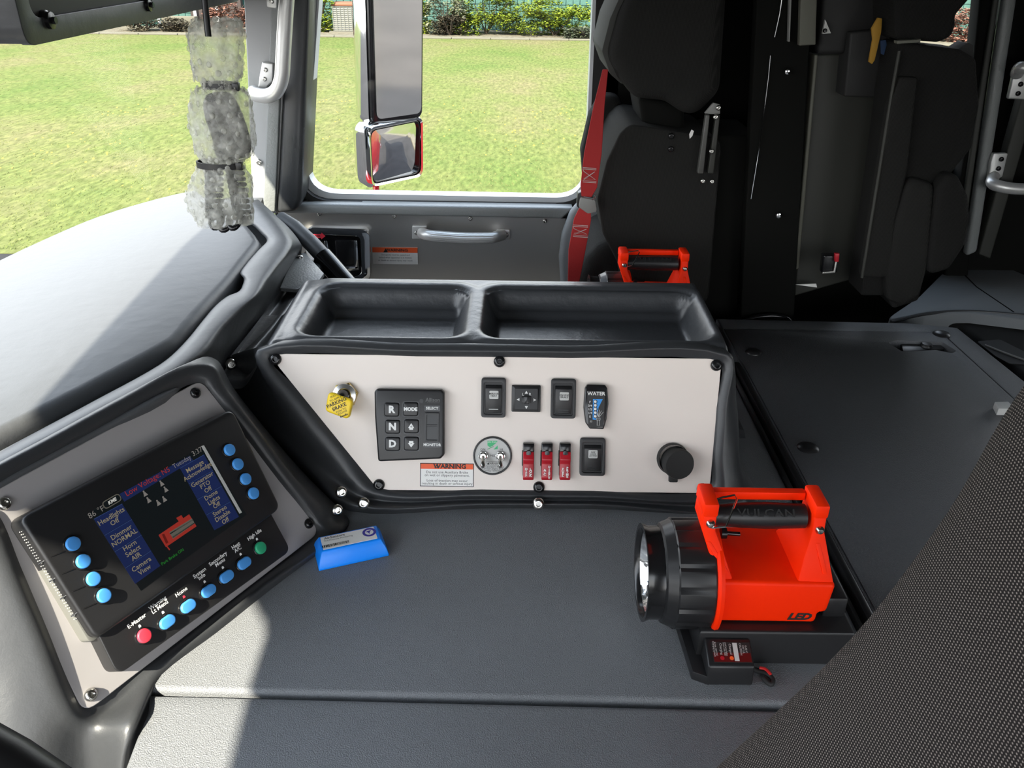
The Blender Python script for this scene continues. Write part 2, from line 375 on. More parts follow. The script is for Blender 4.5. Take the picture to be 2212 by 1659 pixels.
def vprism(pts3, vec, bev=0, seg=3, bm=None, r=0):
    """planar 3D polygon swept along vec"""
    t = BM(); vec = V(vec); a = [t.verts.new(p) for p in pts3]; b = [t.verts.new(V(p)+vec) for p in pts3]
    t.faces.new(a); t.faces.new(b[::-1])
    for i in range(len(a)): j = (i+1) % len(a); t.faces.new((a[j], a[i], b[i], b[j]))
    bmesh.ops.recalc_face_normals(t, faces=t.faces)
    if bev: bevel(t, bev, seg, 35)
    return join(bm, t) if bm else t
def yprism(px, y0, y1, bev=0, seg=3, r=0, n=5, bm=None):
    """outline read at depth y0, real sideways-extruded body y0..y1"""
    P = [PY(x, y, y0) for x, y in px]; q = [(p.x, p.z) for p in P]
    if r: q = fillet(q, r, n)
    return vprism([V((a[0], y0, a[1])) for a in q], (0, y1-y0, 0), bev, seg, bm)
def zprism(px, z, th, bev=0, seg=2, r=0, bm=None):
    q = [PZ(x, y, z) for x, y in px]; q = [(p.x, p.y) for p in q]
    if r: q = fillet(q, r, 6)
    return prism(q, z-th, z, bev, seg, bm=bm)
def text(s, m, parent, a, b, h, size, rot=0, bold=0.0, sx=1.0, align='CENTER', name='lettering', line=1.0, shear=0, depth=0.00012):
    """flat print as a thin mesh lying in the parent's local plane at height h"""
    c = bpy.data.curves.new('t', 'FONT'); c.body = s; c.size = size; c.align_x = align; c.align_y = 'CENTER'; c.offset = bold*size; c.resolution_u = 2; c.space_line = line; c.shear = shear
    t = bpy.data.objects.new('t', c); COL.objects.link(t); dg = bpy.context.evaluated_depsgraph_get(); me = bpy.data.meshes.new_from_object(t.evaluated_get(dg))
    bpy.data.objects.remove(t); bpy.data.curves.remove(c)
    Mx = Matrix.Translation((a, b, h)) @ Matrix.Rotation(rot, 4, 'Z') @ Matrix.Diagonal((sx, 1, 1, 1)); me.transform(Mx)
    me.materials.clear(); me.materials.append(m); me.name = name
    o = bpy.data.objects.new(name, me); return link(o, parent, MW[parent.name])
def flat(name, pts, m, parent, h, th=0.0004):
    return obj(name, prism(pts, h-th, h), m, parent, local=True, smooth=False)
def screw(root, Mx, r=0.007, m=None, m2=None, h=0.004, name='screw', sunk=0):
    """domed socket screw: head as a part with its socket cut in"""
    pr = [(0.0001, h*0.25), (r*0.36, h*0.25), (r*0.42, h*0.98), (r*0.62, h), (r*0.86, h*0.75), (r, h*0.25), (r, -0.0005)]
    b = lathe(pr, 18, Mx)
    return obj(name, b, m or M['black_gloss'], root, angle=50)
def copy_tree(o, dM, parent=None):
    c = o.copy(); COL.objects.link(c)
    if parent is None: Mn = dM @ MW[o.name]; c.matrix_world = Mn
    else: Mn = MW[parent.name]; c.parent = parent
    MW[c.name] = Mn
    for ch in [k for k in KIDS.get(o.name, [])]: copy_tree(ch, dM, c)
    return c
KIDS = {}
def kids_of(o): return [c for c in bpy.data.objects if c.parent == o]
def dup(o, dM, label=None, group=None, parent=None):
    c = o.copy(); COL.objects.link(c)
    if parent is None: MW[c.name] = dM @ MW[o.name]; c.matrix_world = MW[c.name]
    else: MW[c.name] = MW[parent.name]; c.parent = parent
    for ch in kids_of(o): dup(ch, dM, parent=c)
    if label: c['label'] = label
    if group: c['group'] = group
    return c
# ================================================================== OUTSIDE
struct('ground_asphalt', box((-45, -60, -0.06), (60, 7.2, 0.0)), M['asphalt'], smooth=False)
struct('lawn', box((-45, 7.2, -0.06), (60, 27.4, 0.004)), M['lawn'], smooth=False)
struct('gravel_bed', box((-45, 27.4, -0.06), (60, 30.2, 0.02)), M['gravel'], smooth=False)
b = BM(); x = -20.0
while x < 22: box((x+0.01, 27.25, 0), (x+1.19, 27.42, 0.05), 0.01, 1, bm=b); x += 1.2
struct('kerb_edging', b, M['kerb'], smooth=False)
struct('ground_old_asphalt', box((11.5, -40, -0.02), (60, 6.5, 0.006)), M['old_asphalt'], smooth=False)
# lighter concrete walk seen in the mirror beside the asphalt
struct('concrete_walk', box((3, 6.5, 0.0), (60, 7.25, 0.05), 0.02), M['gravel'])
# grass tufts and buttercups
rnd = random.Random(3)
def tufts(n, f, size, m, name, label=None):
    vs_, fs = [], []
    for _ in range(n):
        x, y, z = f(); h = size*rnd.uniform(0.6, 1.4); a = rnd.uniform(0, math.pi); dx, dy = math.cos(a)*h*0.5, math.sin(a)*h*0.5; k = len(vs_)
        lx, ly = rnd.uniform(-h, h)*1.5, h*rnd.uniform(0.8, 2.0)
        vs_ += [(x-dx, y-dy, z), (x+dx, y+dy, z), (x+lx, y+ly, z+h)]; fs.append((k, k+1, k+2))
    me = bpy.data.meshes.new(name); me.from_pydata(vs_, [], fs); me.materials.append(m); o = bpy.data.objects.new(name, me); link(o, None, Matrix()); return o
def lawnpt():
    y = 7.3+20*rnd.random()**1.6; w = y*0.72; return (rnd.uniform(-w, w*0.75), y, 0.0)
tag(tufts(40000, lawnpt, 0.016, M['lawn'], 'grass_blades'), 'short sunlit green grass blades of the lawn outside the cab', 'grass', kind='stuff')
cl = [(rnd.uniform(-9, 4.5), rnd.uniform(8.6, 15.5), rnd.uniform(0.2, 0.9), rnd.randint(4, 18)) for _ in range(40)]
vs_, fs = [], []
for cx, cy, s, n in cl:
    for _ in range(n):
        x, y = rnd.gauss(cx, s), rnd.gauss(cy, s*0.7)
        if y < 7.6: continue
        r = rnd.uniform(0.008, 0.017); k = len(vs_); z = rnd.uniform(0.05, 0.09)
        vs_ += [(x+r*math.cos(a), y+r*math.sin(a), z+r*0.5*math.sin(a)) for a in [i*math.pi/3 for i in range(6)]]; fs.append(tuple(range(k, k+6)))
me = bpy.data.meshes.new('buttercups'); me.from_pydata(vs_, [], fs); me.materials.append(M['flower']); o = bpy.data.objects.new('buttercups', me); link(o, None, Matrix())
tag(o, 'tiny yellow buttercup flowers scattered in the lawn', 'flowers', kind='stuff')
# block wall of the building: every block of the part in view is a piece of its own
YW = 30.2
wall = struct('wall_building', box((-26, YW+0.03, 0), (40, YW+0.5, 4.5)), M['mortar'], smooth=False)
bw, bh = 0.232, 0.2
def xat(px): return PY(px, 40, YW).x
blk = None; cnt = 0
for (p0, p1, rows) in ((632, 1300, 5), (385, 440, 4), (2040, 2112, 6)):
    x = math.floor(xat(p0)/bw)*bw
    while x < xat(p1):
        for r in range(rows):
            z = 0.02+bh*(r+ (0 if p0 != 632 else 0)); cnt += 1
            if blk is None:
                blk = obj('block', box((-bw/2+0.008, 0, 0.008), (bw/2-0.008, 0.04, bh-0.008), 0.006, 1), M['block'], wall, local=True)
                me0 = blk.data; bpy.data.objects.remove(blk); blk = 1
            o = bpy.data.objects.new('block', me0); link(o, wall, MW[wall.name]); c = MW[wall.name].inverted() @ V((x+bw/2, YW-0.012*rnd.random(), z)); o.location = c
        x += bw
# dark timber bay, white downpipes and low wall far left; same on the far right
struct('trim_1', box((xat(418), YW-0.2, 0), (xat(528), YW+0.02, 2.6)), M['timber'], smooth=False)
for i, px in enumerate((426, 474)):
    o = obj('downpipe', tube([PY(px, 60, YW-0.28)*1.0+V((0, 0, -0.6)), PY(px, 60, YW-0.28)+V((0, 0, 2.4))], 0.05, 10), M['white']); tag(o, ('white downpipe left of the dark timber bay, beyond the windscreen', 'white downpipe in front of the dark timber bay, near the pillar')[i], 'pipe', 'white downpipes on the building')
o = obj('downpipe', tube([PY(350, 80, 28.9)+V((0, 0, -0.1)), PY(350, 80, 28.9)+V((0, 0, 0.75))], 0.045, 10), M['white']); tag(o, 'short white post at the left end of the low concrete wall', 'post')
struct('trim_2', box((PY(358, 70, 29).x, 28.8, 0), (PY(432, 70, 29).x, 29.05, 0.42), 0.02), M['kerb'])
struct('trim_3', box((xat(2096), YW-0.2, 0), (xat(2180), YW+0.02, 2.6)), M['timber'], smooth=False)
o = obj('downpipe', tube([PY(2090, 90, YW-0.25)+V((0, 0, -0.6)), PY(2090, 90, YW-0.25)+V((0, 0, 2.6))], 0.045, 10), M['white']); tag(o, 'white downpipe beyond the rear door window, above the red shrub', 'pipe')
def shrub(px, y, w, h, m, label, n=2600, leaf=0.07, lay=0.5, seed=1, cat='shrub', zc=0.5):
    rr = random.Random(seed); c = PY(px, 70, y); root = thing('shrub', (c.x, y, 0.02), label, cat)
    st = BM()
    for k in range(7):
        a = rr.uniform(0, 6.28); tube([(c.x, y, 0.0), (c.x+math.cos(a)*w*0.15, y+math.sin(a)*0.2, h*0.35), (c.x+math.cos(a)*w*0.33, y+math.sin(a)*0.4, h*0.7)], [0.025, 0.018, 0.008], 5, bm=st)
    obj('stem', st, M['bark'], root)
    vs_, fs = [], []; blobs = [(rr.uniform(-0.42, 0.42)*w, rr.uniform(-0.35, 0.35)*w*0.6, rr.uniform(0.04, 0.9)) for _ in range(52)]
    for _ in range(n):
        bx, by, bz = rr.choice(blobs); f = math.sqrt(max(0.0, 1-(bx/(w*0.56))**2)); zc_ = bz*h*f
        ph, th, rad = rr.uniform(0, 6.28), rr.gauss(0, 0.5), rr.uniform(0.5, 1)
        x = c.x+bx+math.cos(ph)*rad*w*0.15; yy = y+by+math.sin(ph)*rad*w*0.12; z = 0.03+max(0, zc_+th*h*0.09)
        a = rr.uniform(0, 6.28); s = leaf*rr.uniform(0.5, 1.3); d1 = V((math.cos(a), math.sin(a), rr.uniform(-0.2, 0.6)))*s; d2 = V((-math.sin(a), math.cos(a), rr.uniform(-0.5, 0.5)))*s*lay; p = V((x, yy, z)); k = len(vs_)
        vs_ += [p-d1, p+d2, p+d1, p-d2]; fs.append((k, k+1, k+2, k+3))
    me = bpy.data.meshes.new('foliage'); inv = MW[root.name].inverted(); me.from_pydata([inv @ v for v in vs_], [], fs); me.materials.append(m); o = bpy.data.objects.new('foliage', me); link(o, root, MW[root.name]); return root
shrub(1050, 28.9, 2.3, 1.35, M['juniper'], 'tall spreading yellow-green juniper right of the white-flowering bush', 9000, 0.05, seed=2)
shrub(1198, 28.7, 2.5, 1.16, M['juniper'], 'broad yellow-green juniper at the right end of the shrub bed', 9000, 0.05, seed=3)
shrub(900, 28.8, 0.9, 1.15, M['juniper'], 'narrow yellow-green juniper just right of the long mirror', 4000, 0.05, seed=4)
shrub(962, 28.6, 1.3, 1.3, M['whitebush'], 'grey-green bush dotted with white flowers between two junipers', 2600, 0.055, seed=5)
shrub(972, 28.3, 1.1, 0.75, M['brownbush'], 'low brown dry bush in front of the white-flowering bush', 1600, 0.05, seed=6)
shrub(1270, 27.9, 1.5, 0.4, M['greybush'], 'flat grey-green groundcover plant at the lawn edge', 1600, 0.05, seed=7)
shrub(690, 28.8, 1.1, 1.6, M['juniper'], 'dark green shrub beside the air conditioner at window edge', 2200, seed=8)
shrub(500, 28.4, 1.5, 1.15, M['redbush'], 'dusty red shrub beside the windscreen pillar', 2600, 0.06, seed=9)
shrub(318, 28.4, 1.7, 0.5, M['brownbush'], 'low brown shrub under the left overhead console', 1800, 0.05, seed=10)
shrub(385, 28.3, 1.0, 0.42, M['brownbush'], 'low brown shrub in front of the low concrete wall', 1200, 0.05, seed=14)
shrub(2086, 28.6, 1.9, 1.05, M['redbush'], 'dusty red shrub seen through the rear door window', 3000, 0.06, seed=11)
# air conditioner with vertical and horizontal grille bars
c = PY(748, 45, 28.9); ac = thing('air_conditioner', (c.x, 28.9, 0.02), 'grey caged air conditioner unit with terracotta lid by the teal wall', 'air conditioner')
obj('casing', box((c.x-0.36, 28.6, 0.05), (c.x+0.36, 29.25, 0.80), 0.03), M['grey_plastic'], ac); obj('lid', box((c.x-0.40, 28.56, 0.80), (c.x+0.40, 29.3, 0.90), 0.04), M['terracotta'], ac)
b = BM()
for k in range(13): box((c.x-0.37, 28.575, 0.08+k*0.057), (c.x+0.37, 28.59, 0.10+k*0.057), bm=b)
for k in range(7): box((c.x-0.36+k*0.118, 28.565, 0.07), (c.x-0.345+k*0.118, 28.58, 0.80), bm=b)
obj('grille', b, M['pale_panel'], ac); obj('base', box((c.x-0.5, 28.5, 0.0), (c.x+0.5, 29.3, 0.06), 0.01), M['kerb'], ac)

# ================================================================== CAB SHELL
ZC, ZD, ZT = 1.85, 2.07, 2.06         # engine cover, dash pad, tray top
def basecurve():
    L = [(-0.30, 1.93), (-0.58, 1.87), (-0.70, 1.80), (-0.775, 1.70), (-0.83, 1.58), (-0.862, 1.44), (-0.885, 1.28), (-0.90, 1.05), (-0.905, 0.78)]
    return L + [(x, 1.56-y) for x, y in L[-2::-1]]
bc = spline([(p[0], p[1], 0) for p in basecurve()], 5)
def header(y): return -0.965 + 0.125*(y-0.78)**2
def hx(y):
    K = [(-0.6, -0.76), (-0.15, -0.775), (-0.02, -0.86), (0.09, -0.912), (0.4, -0.932), (0.78, -0.955), (1.3, -0.95), (1.7, -0.88), (2.2, -0.79)]  # unseen windscreen header, bent to set where its shadow crosses dash and cover
    for (a, xa), (b_, xb) in zip(K, K[1:]):
        if a <= y <= b_: return xa+(xb-xa)*(y-a)/(b_-a)
    return -0.79
hd = [V((hx((p.y-0.78)*1.08+0.78), (p.y-0.78)*1.08+0.78, 2.72)) for p in bc]
lo = [V((p.x-0.03, p.y, 2.02)) for p in bc]; loc_ = [p for p in lo if p.x < -0.62]
g1 = loft([lo, hd]); g1n = bmesh.ops.solidify(g1, geom=list(g1.faces), thickness=0.005)
struct('window_1', g1, M['glass'])
rb = BM(); tube([p+V((0.012, 0, 0)) for p in loc_], 0.016, 8, bm=rb)
struct('trim_4', rb, M['black_matte'])
b = BM(); tube([p+V((0, 0, 0.045)) for p in hd], 0, flat=(0.055, 0.02, (0, 0, 1)), bm=b)
struct('trim_5', b, M['pale_panel'])
roof = [(hx(y)-0.03, y) for y in (-0.47, -0.15, -0.02, 0.09, 0.4, 0.78, 1.3, 1.7, 2.03)]+[ (2.5, 2.03), (2.5, -0.47)]
struct('ceiling', prism(roof, 2.80, 2.86), M['headliner'])
struct('floor', box((-0.7, -0.47, 1.0), (2.5, 2.03, 1.04)), M['interior_dark'], smooth=False)
struct('wall_rear', box((2.45, -0.47, 1.0), (2.5, 2.03, 2.82)), M['interior_dark'], smooth=False)
YMs = Matrix(((1, 0, 0, 0), (0, 0, -1, 0), (0, 1, 0, 0), (0, 0, 0, 1)))
struct('wall_driver_side', prism([(0.55, 1.0), (2.5, 1.0), (2.5, 2.82), (0.55, 2.82)], 0.46, 0.50, holes=[fillet([(1.0, 1.95), (2.1, 1.95), (2.1, 2.65), (1.0, 2.65)], 0.05)], Mx=YMs), M['interior_dark'], smooth=False)
struct('window_2', prism(fillet([(1.0, 1.95), (2.1, 1.95), (2.1, 2.65), (1.0, 2.65)], 0.05), 0.478, 0.482, Mx=YMs), M['glass'], smooth=False)
struct('trim_8', box((-0.80, -0.50, 2.60), (0.55, -0.46, 2.82), 0.01), M['interior_dark'])  # unseen door header, added to keep sun off the near engine cover
# passenger side wall behind the front door
zc_ = PY(2050, 118, 2.0).z; xw0 = PY(1960, 60, 2.0).x; xw1 = PY(2118, 60, 2.0).x
struct('wall_passenger_side', prism([(PY(1300, 300, 2.0).x, 1.0), (2.5, 1.0), (2.5, 2.82), (PY(1300, 300, 2.0).x, 2.82)], -2.06, -2.0, holes=[fillet([(1.7, 2.0), (2.3, 2.0), (2.3, 2.65), (1.7, 2.65)], 0.05), fillet([(xw0, zc_-0.25), (PY(2140, 120, 2.0).x, zc_-0.25), (PY(2200, -160, 2.0).x, 2.70), (xw0, 2.70)], 0.04)], Mx=Matrix(((1, 0, 0, 0), (0, 0, -1, 0), (0, 1, 0, 0), (0, 0, 0, 1)))), M['interior_dark'], smooth=False)
YM = Matrix(((1, 0, 0, 0), (0, 0, -1, 0), (0, 1, 0, 0), (0, 0, 0, 1)))     # local (x, z, -y)
def ypoly(px, y): return [(PY(a, c_, y).x, PY(a, c_, y).z) for a, c_ in px]

# ------------------------------------------------------------------ passenger door (door_1)
hole = fillet(ypoly([(692, -170), (646, 430), (1268, 440), (1296, -170)], 2.0), [0.05, 0.075, 0.075, 0.05], 8)
door = thing('door_1', (PY(930, 500, 2.0).x, 2.0, 1.2), None, None); door['kind'] = 'structure'
outer = ypoly([(632, -190), (594, 470)], 2.0); outer = [outer[0], outer[1], (outer[1][0]+0.01, 1.2), (0.235, 1.2), (0.235, 2.8)]
obj('door_shell', prism(outer, -2.06, -2.0, holes=[hole], Mx=YM), M['black_matte'], door, smooth=False)
hin = fillet(ypoly([(701, -170), (658, 418), (1262, 429), (1288, -170)], 2.0), [0.05, 0.07, 0.07, 0.05], 8)
obj('window_frame', prism(hole, -2.045, -2.005, holes=[hin], Mx=YM), M['alu_paint'], door)
obj('window_pane', prism(hole, -2.035, -2.030, Mx=YM), M['glass'], door, smooth=False)
seal = fillet(ypoly([(672, -170), (634, 443), (1278, 454), (1306, -170)], 2.0), [0.05, 0.085, 0.085, 0.05], 8)
obj('rubber_seal', prism(seal, -2.0, -1.985, holes=[hole], Mx=YM, bev=0.004), M['black_matte'], door)
obj('belt_rail', yprism([(628, 441), (1240, 450), (1215, 474), (612, 462)], 1.955, 2.0, 0.008), M['paint_grey'], door)
stp = ypoly([(600, 458), (1222, 472)], 1.985); sp = obj('stainless_panel', prism([stp[0], stp[1], (stp[1][0]+0.03, 1.3), (stp[0][0], 1.3)], -1.995, -1.985, Mx=YM), M['stainless'], door, smooth=False)
def yscrew(root, px, py, y, r=0.006, m='steel', name='screw'):
    return screw(root, frame(PY(px, py, y), (1, 0, 0), (0, 0, 1)), r, M[m], name=name)
for px, py in ((690, 462), (852, 467), (1016, 472), (1177, 477)): yscrew(door, px, py, 1.984, 0.0055)
# release handle: black dished frame with chrome lever and LOCK arrow
dl = thing('door_release_handle', PY(740, 600, 1.98), 'chromed black door release handle with a red lock arrow on passenger door', 'door handle')
o2 = fillet(ypoly([(662, 487), (800, 492), (803, 600), (668, 640)], 1.98), 0.022, 6); i2 = fillet(ypoly([(680, 503), (780, 507), (783, 588), (686, 625)], 1.98), 0.014, 6)
obj('surround', prism(o2, -1.985, -1.966, 0.008, 3, holes=[i2], Mx=YM), M['chrome'], dl)
obj('recess', prism(i2, -1.984, -1.978, Mx=YM), M['black_gloss'], dl)
obj('lever', yprism([(722, 518), (772, 518), (776, 582), (728, 592)], 1.962, 1.978, 0.006, 2), M['black_gloss'], dl, label=None) if False else obj('lever', yprism([(722, 518), (772, 518), (776, 582), (728, 592)], 1.962, 1.978, 0.006, 2), M['black_gloss'], dl)
b = BM(); yprism([(722, 575), (774, 575), (775, 584), (727, 590)], 1.956, 1.962, 0.002, 2, bm=b); yprism([(764, 520), (771, 520), (775, 580), (766, 584)], 1.956, 1.962, 0.002, 2, bm=b); yprism([(700, 520), (707, 520), (711, 548), (702, 552)], 1.97, 1.978, 0.002, 2, bm=b)
obj('chrome_edge', b, M['chrome'], dl)
ar = obj('arrow', prism(ypoly([(672, 506), (694, 506), (694, 503), (703, 510), (694, 517), (694, 514), (672, 514)], 1.965), -1.9655, -1.965, Mx=YM), M['red_btn'], dl, smooth=False)
def ytext(s, m, root, px, py, y, size, **k):
    """print on a vertical surface facing the driver"""
    Lm = MW[root.name].inverted() @ frame(PY(px, py, y), (1, 0, 0), (0, 0, 1)); o = text(s, m, root, 0, 0, 0.0003, size, **k); o.data.transform(Lm); return o
ytext('LOCK', M['black_ink'], dl, 684, 510, 1.9645, 0.007, bold=0.02)
# warning sticker on the door
wl = thing('warning_label', PY(853, 575, 1.982), 'orange and white warning sticker on the stainless door panel', 'sticker', 'warning stickers')
obj('backing', prism(ypoly([(804, 534), (902, 535), (903, 571), (806, 570)], 1.983), -1.9845, -1.983, Mx=YM), M['white'], wl, smooth=False)
obj('header_band', prism(ypoly([(804, 534), (902, 535), (902, 546), (804.5, 545)], 1.983), -1.9832, -1.9826, Mx=YM), M['orange'], wl, smooth=False)
ytext('WARNING', M['black_ink'], wl, 857, 540.5, 1.9823, 0.010, bold=0.02, sx=1.15)
tri = ypoly([(828, 545), (833, 536.5), (838, 545)], 1.9823); obj('triangle', prism(tri, -1.9825, -1.9822, Mx=YM), M['black_ink'], wl, smooth=False)
for k, s in enumerate(('Occupants must be seated and', 'belted when apparatus is in motion', 'or death or serious injury may result')): ytext(s, M['grey_ink'], wl, 854, 550.5+k*6, 1.9825, 0.0058)
# ribbed grab handle on the door
def ribbed_handle(name, path, r, m, root):
    b = tube(path, r, 20)
    return obj(name, b, m, root)
gh = thing('door_grab_handle', PY(995, 520, 1.98), 'ribbed silver horizontal grab handle screwed to the stainless door panel', 'grab handle', 'grab handles')
for a, c_ in (((890, 488), (922, 517)), ((1072, 497), (1102, 518))):
    obj('flange', yprism([a, (c_[0], a[1]), c_, (a[0], c_[1])], 1.975, 1.985, 0.002, 2, r=0.004), M['alu'], gh)
pth = spline([PY(912, 503, 1.97), PY(921, 507, 1.945), PY(940, 510, 1.935), PY(1000, 514, 1.932), PY(1058, 514, 1.935), PY(1072, 511, 1.945), PY(1084, 508, 1.97)], 6)
def ribtube(path, r, n=24, amp=0.09):
    b = tube(path, r, n); return b
obj('bar', ribtube(pth, 0.0135), M['alu'], gh)
b = BM()
for k in range(5):
    off = V((0, -0.0128*math.cos((k-2)*0.35), 0.0128*math.sin((k-2)*0.35))); tube([p+off for p in pth[9:-9]], 0.0014, 6, bm=b)
obj('rib', b, M['alu'], gh)
yscrew(gh, 900, 503, 1.9745, 0.006); yscrew(gh, 1094, 508, 1.9745, 0.006)

# ------------------------------------------------------------------ windscreen pillar (trim_6) with its grab handle
pl = struct('trim_6', yprism([(518, -190), (640, -190), (612, 200), (598, 462), (545, 462), (536, 200)], 1.94, 2.02, 0.004), M['paint_grey_flat'])
obj('textured_strip', yprism([(592, -190), (632, -190), (604, 220), (594, 458), (567, 458), (578, 220)], 1.928, 1.942, 0.003), M['paint_grey'], pl)
yscrew(pl, 560, 350, 1.939, 0.0075)
obj('door_post', yprism([(640, -190), (676, -190), (651, 430), (640, 458), (597, 462), (611, 200)], 1.93, 2.06, 0.012), M['vinyl_dark'], pl)
ph = thing('pillar_grab_handle', PY(600, 215, 1.93), 'ribbed off-white vertical grab handle on the windscreen pillar', 'grab handle', 'grab handles')
path = spline([PY(628, -120, 1.86), PY(618, 20, 1.855), PY(612, 120, 1.85), PY(609, 165, 1.85), PY(598, 195, 1.852), PY(578, 207, 1.86), PY(556, 205, 1.885), PY(549, 200, 1.925)], 8)
obj('bar', tube(path, 0.0155, 20), M['alu'], ph)
b = BM()
for k in range(3):
    tube([p+V((0.009*(k-1)-0.003, -0.0135+0.004*abs(k-1), 0)) for p in path[:34]], 0.0022, 6, bm=b)
obj('rib', b, M['alu'], ph)
obj('flange', yprism([(566, 133), (590, 137), (589, 176), (578, 186), (576, 196), (556, 200), (560, 165)], 1.918, 1.935, 0.003), M['alu'], ph)
yscrew(ph, 574, 151, 1.9175, 0.005); yscrew(ph, 572, 171, 1.9175, 0.005)
obj('flange', yprism([(573, -20), (600, -20), (598, 19), (576, 16)], 1.918, 1.935, 0.003), M['alu'], ph); yscrew(ph, 587, 3, 1.9175, 0.005)

# ------------------------------------------------------------------ outside mirrors
def mirror_set():
    n = V((0.76, -0.65, 0.0)).normalized(); o0 = PY(856, 200, 2.30)
    Fm = frame(o0, V((0.65, 0.76, 0)), V((0.02, -0.02, 1)))
    inv = Fm.inverted()
    nn = V((Fm[0][2], Fm[1][2], Fm[2][2]))
    def L(px, py, off=0): p = inv @ PN(px, py, o0+nn*off, nn); return (p.x, p.y)
    mr = thing('side_mirror', Fm, 'tall chrome-backed flat side mirror outside passenger window', 'mirror')
    g = fillet([L(801, -150), L(911, -150), L(909, 244), L(813, 258)], 0.02, 6)
    c = V((sum(p[0] for p in g)/len(g), sum(p[1] for p in g)/len(g)))
    def grow(P, d):
        xs = [p[0] for p in P]; ys = [p[1] for p in P]; w = max(xs)-min(xs); h = max(ys)-min(ys); m_ = ((max(xs)+min(xs))/2, (max(ys)+min(ys))/2)
        return [(m_[0]+(p[0]-m_[0])*(1+2*d/w), m_[1]+(p[1]-m_[1])*(1+2*d/h)) for p in P]
    obj('mirror_glass', prism(g, -0.003, 0.002), M['chrome'], mr, local=True, smooth=False)
    obj('gasket', prism(grow(g, 0.012), -0.02, -0.003, 0.004), M['black_gloss'], mr, local=True)
    sh = BM(); rows = []
    for k, (z, d) in enumerate(((-0.012, 0.016), (-0.03, 0.018), (-0.06, 0.012), (-0.085, -0.004), (-0.10, -0.03))): rows.append([V((p[0], p[1], z)) for p in grow(g, d)])
    loft(rows, True, bm=sh); sh.faces.new([sh.verts[len(sh.verts)-len(g)+i] if False else v for i, v in enumerate([w for w in sh.verts][-len(g):])])
    obj('housing', sh, M['chrome'], mr, local=True, angle=60)
    # convex mirror below
    o1 = PY(850, 325, 2.30); F2 = frame(o1, V((0.56, 0.83, 0)), V((0.08, -0.05, 1))); inv2 = F2.inverted(); n2 = V((F2[0][2], F2[1][2], F2[2][2]))
    def L2(px, py): p = inv2 @ PN(px, py, o1, n2); return (p.x, p.y)
    cm = thing('convex_mirror', F2, 'small rounded convex mirror reflecting the red truck side', 'mirror')
    q = fillet([L2(800, 283), L2(904, 262), L2(905, 372), L2(806, 393)], 0.022, 6)
    def dome(p): return 0.010 - 1.05*(p[0]**2+p[1]**2)
    # convex glass: radial rings
    t = BM(); rows = []
    for k in (1.0, 0.8, 0.6, 0.4, 0.2): rows.append([V((p[0]*k, p[1]*k, dome((p[0]*k, p[1]*k)))) for p in q])
    loft(rows, True, bm=t); t.verts.ensure_lookup_table(); t.faces.new(list(t.verts)[-len(q):])
    obj('mirror_glass', t, M['chrome'], cm, local=True, angle=90)
    g2 = grow(q, 0.006); obj('gasket', prism(g2, -0.008, 0.002, 0.003, holes=[grow(q, -0.001)]), M['black_gloss'], cm, local=True)
    t = BM(); loft([[V((p[0], p[1], z)) for p in grow(q, d)] for z, d in ((0.004, 0.006), (0.006, 0.012), (-0.01, 0.020), (-0.04, 0.016), (-0.065, -0.002), (-0.075, -0.03))], True, bm=t); t.verts.ensure_lookup_table(); t.faces.new(list(t.verts)[-len(q):])
    obj('housing', t, M['chrome'], cm, local=True, angle=60)
    a = thing('mirror_post', PY(812, 420, 2.36), 'red and chrome mirror post carrying both side mirrors', 'mirror arm')
    P1 = PY(806, 240, 2.36); P2 = PY(806, 300, 2.36); P3 = PY(812, 330, 2.36); P4 = PY(813, 440, 2.36)
    obj('chrome_section', tube([P1, P2, P3], 0.011, 12), M['chrome'], a); obj('red_section', tube([P3, P4, P4+V((0, -0.12, -0.25))], 0.009, 12), M['red_paint'], a)
mirror_set()
# outside skin of the truck, seen only in the mirrors
tb = thing('truck_body', (2.0, 2.1, 0.5), 'glossy red outside body side of the fire truck seen in convex mirror', 'truck body')
obj('side_panel', box((0.27, 2.09, 0.6), (7.5, 2.13, 2.02), 0.01), M['red_paint'], tb)
obj('upper_panel', box((2.5, 2.065, 2.02), (7.5, 2.12, 2.85), 0.01), M['red_paint'], tb)
obj('door_skin', box((-0.6, 2.065, 0.6), (0.26, 2.11, 1.90), 0.01), M['red_paint'], tb)
b = BM()
for x0 in (0.9, 2.2, 3.6): tube([(x0, 2.19, 1.2), (x0, 2.19, 2.2)], 0.018, 8, bm=b)
tube([(0.3, 2.14, 1.05), (7.4, 2.14, 1.05)], 0.02, 8, bm=b); obj('grab_rail', b, M['chrome'], tb)
# ================================================================== ENGINE COVERS
ec = thing('engine_cover', (0.0, 1.1, 1.70), 'grey rough-textured front engine cover carrying the orange lantern and blue box', 'engine cover')
obj('top_panel', prism(fillet([(-0.46, 0.618), (0.408, 0.608), (0.408, 1.625), (-0.46, 1.625)], 0.01), 1.70, ZC, 0.006, 3), M['cover'], ec)
lx = [PZ(350, 1478, ZC), PZ(318, 1530, ZC), PZ(290, 1590, ZC), PZ(262, 1659, ZC), PZ(225, 1800, ZC)]
def nz_(p): return ZC-0.001-(0.612-p[1])*0.05
e = [(p.x, min(p.y, 0.612)) for p in lx]; e[0] = (e[0][0]-0.01, 0.612)
pl_ = e + [(e[-1][0], 0.10), (0.408, 0.10), (0.408, 0.602)]
b = prism(pl_, 1.62, ZC, 0.007, 3)
for v in b.verts:
    if v.co.z > 1.8: v.co.z += nz_(v.co)-ZC
obj('front_panel', b, M['cover'], ec)
